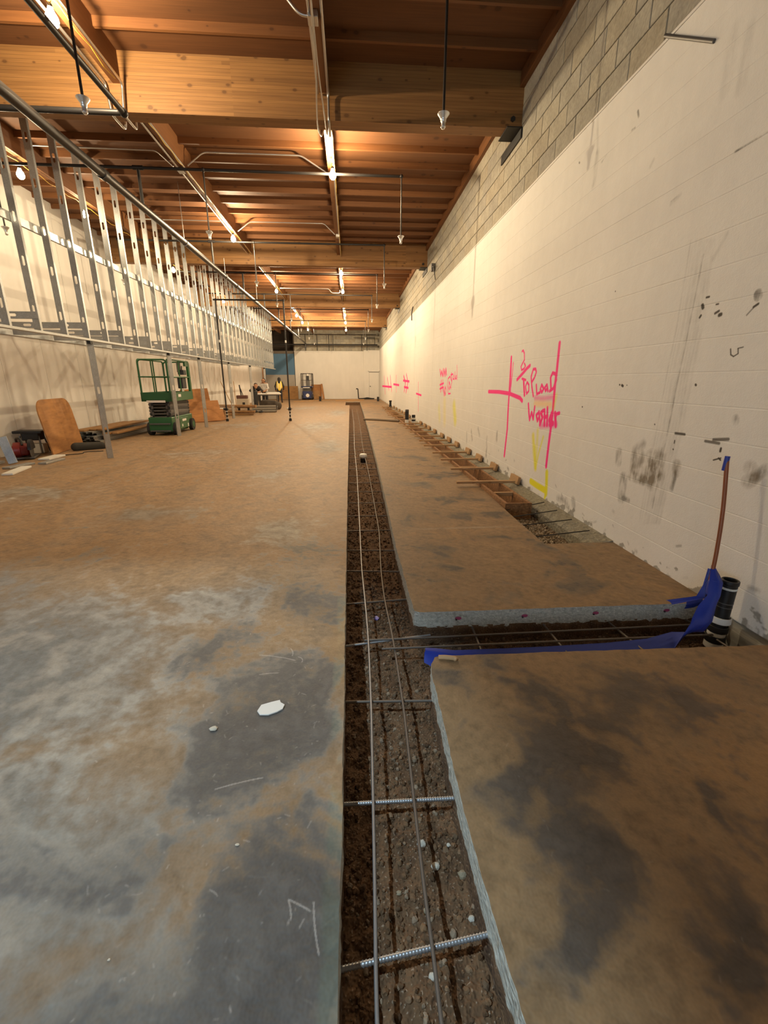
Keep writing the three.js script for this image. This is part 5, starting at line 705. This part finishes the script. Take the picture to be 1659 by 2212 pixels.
// ------------------------------------------------------------------ salvaged boards, cardboard and lumber by the green lift
const mOrange = std(lin(1.05, 0.86, 0.72), 0.7, 0, { map: rep(fPly.map, 1.4, 1.4), bumpMap: rep(fPly.bump, 1.4, 1.4), bumpScale: 0.001 });
[[-5.55, 0.58, -16.75, 0.95, 1.05, -0.3, 0.55, 'reddish wood panel leaning behind the green lift, upper sheet'], [-5.2, 0.36, -16.35, 1.1, 0.7, -0.5, 0.5, 'reddish wood panel leaning behind the green lift, middle sheet'], [-5.02, 0.2, -15.95, 1.2, 0.5, -0.75, 0.45, 'reddish wood panel leaning behind the green lift, lowest sheet'], [-6.0, 0.48, -17.2, 0.8, 0.9, -0.15, 0.7, 'reddish wood panel standing at the back of the broken panels']].forEach(([x, y, z, w, h, tx, ty, lab]) => { const m = solo('leaning_plywood', muv(rbx(w, h, 0.03, 0.006), 'x', R() * 3, R() * 3), mOrange, lab, 'plywood'); m.position.set(x, y, z); m.rotation.set(tx, ty, 0.05, 'YXZ'); });
for (let i = 0; i < 5; i++) { const m = solo('lumber_board', muv(rbx(1.9, 0.045, 0.14, 0.005), 'x', R() * 3, R()), mPly, 'long brown board behind the black gas pipe, ' + ORD[i] + ' from the floor in its stack', 'board', 'boards behind the gas pipe'); m.position.set(-5.0 + 0.05 * i, 0.035 + 0.066 * i + (i > 2 ? 0.1 : 0), -18.9 - 0.08 * (i % 2)); m.rotation.y = 0.12 - 0.08 * i; }
{ const t = thing('cardboard_box', 'brown cardboard box on the floor beside the black gas pipe', 'box'); t.position.set(-4.98, 0, -17.4); t.rotation.y = 0.2; part('carton', rbx(0.42, 0.3, 0.36, 0.006, 0, 0.15, 0), std(lin(0.26, 0.14, 0.06), 0.85), t); part('flap', bx(0.42, 0.006, 0.2, 0, 0.306, 0.09, 0.03), std(lin(0.3, 0.17, 0.075), 0.85), t); }

// ------------------------------------------------------------------ stock along the left wall
const gStock = studGeo(3.6, [0.6, 1.8, 3.0]);
const stack = (rows, cols, x0, zNear, lab, group) => { for (let r = 0; r < rows; r++) for (let k = 0; k < cols - (r > 2 ? 2 : 0); k++) { const m = solo('steel_stud', gStock, mGalv, 'galvanized stud in the ' + lab + ', layer ' + ['one', 'two', 'three', 'four', 'five'][r] + ' up, ' + ORD[k] + ' from the wall', 'steel stud', group); m.rotation.set(-Math.PI / 2, 0, 0); m.position.set(x0 + k * 0.115 + (r % 2) * 0.012, 0.0455 + r * 0.0465, zNear - 0.45 * R()); } };
stack(5, 6, -6.36, -10.42, 'far stack by the lift', 'far stud stack');
stack(4, 4, -6.36, -4.05, 'near stack by the saw', 'near stud stack');
for (let i = 0; i < 6; i++) { const m = solo('scrap_board', muv(rbx(0.13, 0.035, 2.1 + R(), 0.004), 'z', R() * 2, R()), mPly, 'weathered board lying on the far stud stack, ' + ORD[i] + ' from the wall', 'board', 'boards on the stud stack'); m.position.set(-6.36 + 0.145 * i, i > 3 ? 0.165 : 0.256, -11.9 - 0.1 * i); }
{ // rounded plywood sheet leaning on the stock
  const sh = new THREE.Shape(), w = 0.72, h = 1.02, r = 0.3; sh.moveTo(-w, 0); sh.lineTo(w, 0); sh.lineTo(w, h - r); sh.quadraticCurveTo(w, h, w - r, h); sh.lineTo(-w + r, h); sh.quadraticCurveTo(-w, h, -w, h - r); sh.closePath();
  const m = solo('plywood_sheet', muv(new THREE.ExtrudeGeometry(sh, { depth: 0.02, bevelEnabled: true, bevelSize: 0.002, bevelThickness: 0.002, bevelSegments: 1, curveSegments: 10 }), 'x'), mOrange, 'rounded tan plywood sheet leaning against the stud stack', 'plywood'); m.material = std(lin(1.15, 1.0, 0.85), 0.7, 0, { map: rep(fPly.map, 1.4, 1.4) });
  m.position.set(-5.82, 0.006, -9.46); m.rotation.order = 'YXZ'; m.rotation.set(-0.13, 1.74, 0); }
{ const t = thing('cutoff_saw', 'red cut-off saw with black blade guard on the floor by the plywood', 'saw'); t.position.set(-6.0, 0, -8.45); t.rotation.y = 0.4; const red = std(lin(0.20, 0.018, 0.014), 0.4);
  part('motor_body', [rbx(0.26, 0.2, 0.34, 0.05, 0, 0.16, 0), new THREE.CylinderGeometry(0.14, 0.14, 0.1, 18).rotateZ(Math.PI / 2).translate(-0.05, 0.16, 0.06)], red, t); part('blade_guard', new THREE.CylinderGeometry(0.17, 0.17, 0.05, 20, 1, false, 0, Math.PI).rotateZ(Math.PI / 2).translate(0.16, 0.18, 0.14), mBlackPlastic, t); part('blade', new THREE.CylinderGeometry(0.15, 0.15, 0.005, 24).rotateZ(Math.PI / 2).translate(0.16, 0.17, 0.16), mGreyMetal, t); part('handle', tube([V(-0.1, 0.24, -0.16), V(-0.08, 0.36, -0.06), V(0.02, 0.37, 0.1), V(0.04, 0.26, 0.16)], 0.02, 0.06, 8), mBlackPlastic, t); part('base_plate', rbx(0.4, 0.03, 0.5, 0.008, 0, 0.03, 0), mGreyMetal, t); }
{ const t = thing('miter_stand', 'dark folded saw stand heaped behind the red saw', 'saw stand'); t.position.set(-6.2, 0, -9.05); t.rotation.y = 0.1; part('table', [rbx(0.5, 0.05, 0.3, 0.01, 0, 0.42, 0), rbx(0.3, 0.16, 0.24, 0.02, 0.02, 0.34, 0)], mBlackPlastic, t); for (const s of [-1, 1]) for (const q of [-1, 1]) part('leg', cyl(V(s * 0.16, 0.35, q * 0.08), V(s * 0.2, 0.012, q * 0.14), 0.015, 6), mGreyMetal, t); part('crate', rbx(0.24, 0.18, 0.18, 0.01, 0.08, 0.1, 0), mPvc, t); }
{ const m = solo('metal_offcut', muv(rbx(0.13, 0.46, 0.03, 0.005), 'y'), mGalv, 'grey metal offcut leaning over the near stud stack', 'metal offcut'); m.position.set(-5.82, 0.235, -7.85); m.rotation.set(-0.25, 0.5, 0.3); }
for (let i = 0; i < 7; i++) { const m = solo('metal_scrap', muv(rbx(0.1 + 0.1 * R(), 0.03, 0.35 + 0.4 * R(), 0.004), 'z'), i % 3 ? mGalv : mPvc, 'short bright metal scrap before the near stud stack, ' + ORD[6 - i] + ' from the red saw', 'metal scrap', 'metal scraps by the near stack'); m.position.set(-5.5 + 0.26 * (i % 2), 0.017, -5.9 - 0.42 * i); m.rotation.y = R() * 0.5 - 0.25; }
solo('dark_tarp', bodyGeo([[V(-5.6, 0.07, -9.35), V(-5.25, 0.06, -9.6), 0.09, 0.075], [V(-5.5, 0.05, -9.5), V(-5.2, 0.05, -9.65), 0.08, 0.06]], V(-5.85, -0.005, -9.85), V(-5.0, 0.2, -9.1), 40), std(lin(0.035, 0.032, 0.025), 0.85), 'dark crumpled tarp on the floor beside the plywood sheet', 'tarp');
solo('power_cord', tube([[-5.5, 0.008, -8.7], [-5.2, 0.008, -8.9], [-5.35, 0.008, -9.1], [-5.0, 0.008, -9.2]].map((p) => V(...p)), 0.007, 0.25, 6), mRubber, 'black power cord on the floor before the plywood sheet', 'cord');

// ------------------------------------------------------------------ far end clutter
for (const [x, w, h, lean, lab, m] of [[-4.85, 1.5, 0.98, 0.1, 'dark plywood sheet leaning on the far wall under the blue panel', mPly], [-2.68, 0.8, 1.1, 0.1, 'orange plywood sheet leaning on the far wall beside the blue lift', mOrange], [-2.72, 0.62, 0.64, 0.16, 'short brown plywood sheet before the orange one', mPly]]) { const q = solo('plywood_sheet', muv(bx(w, h, 0.025, 0, h / 2, 0), 'x', R(), R()), m, lab, 'plywood'); q.position.set(x, 0.004, ZF + 0.05 + h * Math.sin(lean) + (h < 0.7 ? 0.12 : 0)); q.rotation.x = -lean; }
{ const q = solo('plank', muv(bx(0.14, 1.2, 0.04, 0, 0.6, 0), 'y'), mOrange, 'plank leaning at the end of the orange plywood', 'plank'); q.position.set(-2.1, 0.003, -35.4); q.rotation.set(-0.3, 0, 0.13); }
for (let i = 0; i < 5; i++) { const q = solo('wood_scrap', muv(rbx(0.7 + 0.5 * R(), 0.05, 0.09, 0.006), 'x', R()), mPine, 'pale wood scrap on the far floor, ' + ORD[4 - i] + ' from the blue lift', 'wood scrap', 'wood scraps on the far floor'); q.position.set(-3.5 + 0.5 * i, 0.026, -31 - 0.62 * i); q.rotation.y = 0.3 * (R() - 0.5) + (i === 3 ? 0.5 : 0); }
for (let i = 0; i < 4; i++) { const q = solo('wood_scrap', muv(rbx(1.1 + 0.4 * R(), 0.05, 0.09, 0.006), 'x', R()), mPine, 'long wood scrap on the floor, ' + ORD[i] + ' beyond the end of the trench', 'wood scrap', 'scraps beyond the trench'); q.position.set(-0.4 + 0.75 * (i % 2), 0.026, -31.8 - 0.75 * i); q.rotation.y = 0.15 * (R() - 0.5); }
{ const t = thing('hose_riser', 'black pipe riser with a coiled hose at the far closet corner', 'pipe'); part('riser', tube([V(0.42, 0.78, -35.2), V(0.56, 0.78, -35.2), V(0.6, 0.05, -35.2)], 0.04, 0.05, 8), mAbs, t); part('hose', tube([V(0.62, 0.04, -35.2), V(1.0, 0.06, -35.05), V(1.3, 0.12, -35.2), V(1.55, 0.06, -35.0), V(1.9, 0.04, -35.2), V(1.4, 0.04, -34.9), V(0.9, 0.04, -35.0)], 0.04, 0.2, 8), mRubber, t); }
solo('loose_tube', tube([V(0.46, 0.022, -16.2), V(0.9, 0.03, -15.95), V(1.3, 0.03, -15.6), V(1.64, 0.045, -15.25)], 0.04, 0.2, 8), std(lin(0.17, 0.13, 0.09), 0.8), 'dusty tube lying across the slab from trench to form trough', 'tube');

// ------------------------------------------------------------------ small things on the slab and in the trench
{ const sh = new THREE.Shape([[-0.055, -0.02], [-0.045, 0.015], [-0.005, 0.03], [0.03, 0.04], [0.036, 0.025], [0.055, 0.01], [0.05, -0.015], [0.03, -0.03], [-0.005, -0.045], [-0.04, -0.042]].map(([a, b]) => new THREE.Vector2(a, b)));
  const g = new THREE.ExtrudeGeometry(sh, { depth: 0.004, bevelEnabled: true, bevelSize: 0.001, bevelThickness: 0.001, bevelSegments: 1 }).rotateX(-Math.PI / 2); const m = solo('plaster_flake', g, mWhite, 'flat white flake on the slab left of the trench', 'flake'); m.position.set(-0.372, 0.002, -1.607); }
for (const [x, z, s] of [[-0.585, -1.5, 0.018], [-0.375, -1.02, 0.006], [-0.62, -0.76, 0.004]]) solo('chip', pebble(60 + Math.round(s * 1000)).scale(s, s * 0.5, s * 0.8).translate(x, s * 0.3, z), std(lin(0.55, 0.48, 0.38), 0.9), s > 0.01 ? 'larger tan chip on the slab left of the white flake' : s > 0.005 ? 'small white chip on the slab left of the trench' : 'tiniest pale chip on the slab left of the trench', 'chip');
{ const t = thing('white_cap', 'round white plastic cap on a dark stub in the trench', 'cap'); t.position.set(0.225, -0.1, -8.75); part('cap', lathe([[0.001, 0.06], [0.06, 0.06], [0.075, 0.045], [0.08, 0.0], [0.07, -0.01], [0.001, -0.01]], 18), mPvc, t); part('stub', lathe([[0.06, -0.12], [0.06, 0.0]], 14), mAbs, t); }
solo('blue_scrap', pebble(77).scale(0.018, 0.004, 0.04).rotateY(0.3).rotateZ(0.3).translate(0.142, soilH(0.142, -2.7) + 0.012, -2.7), std(lin(0.05, 0.06, 0.42), 0.4), 'small blue plastic scrap on the trench soil', 'plastic scrap');
[[0.352, -1.02, 0.016], [0.098, -0.83, 0.008], [0.19, -0.77, 0.011], [0.2, -0.93, 0.01], [0.36, -0.9, 0.01], [0.31, -1.12, 0.008], [0.12, -0.98, 0.009], [0.25, -1.05, 0.014], [0.215, -1.12, 0.015]].forEach(([x, z, s], i) => solo('pale_stone', pebble(80 + i).scale(s, s, s).translate(Math.min(x, 0.335), soilH(Math.min(x, 0.335), z) + s * 0.5, z), std(i % 3 ? lin(0.55, 0.52, 0.45) : lin(0.3, 0.25, 0.17), 0.85), i ? 'pale angular stone lying on the trench soil' : 'white plaster lump at the edge of the trench', 'stone', i ? 'pale stones in the trench' : undefined));
solo('foam_bead', tube([V(0.42, 0.006, -1.905), V(0.455, 0.008, -1.9), V(0.5, 0.007, -1.89), V(0.505, 0.006, -1.875)], 0.012, 0.02, 8), std(lin(0.52, 0.33, 0.17), 0.8), 'tan foam bead on the rounded slab corner', 'foam');
shade(scene);
renderer.render(scene, camera);
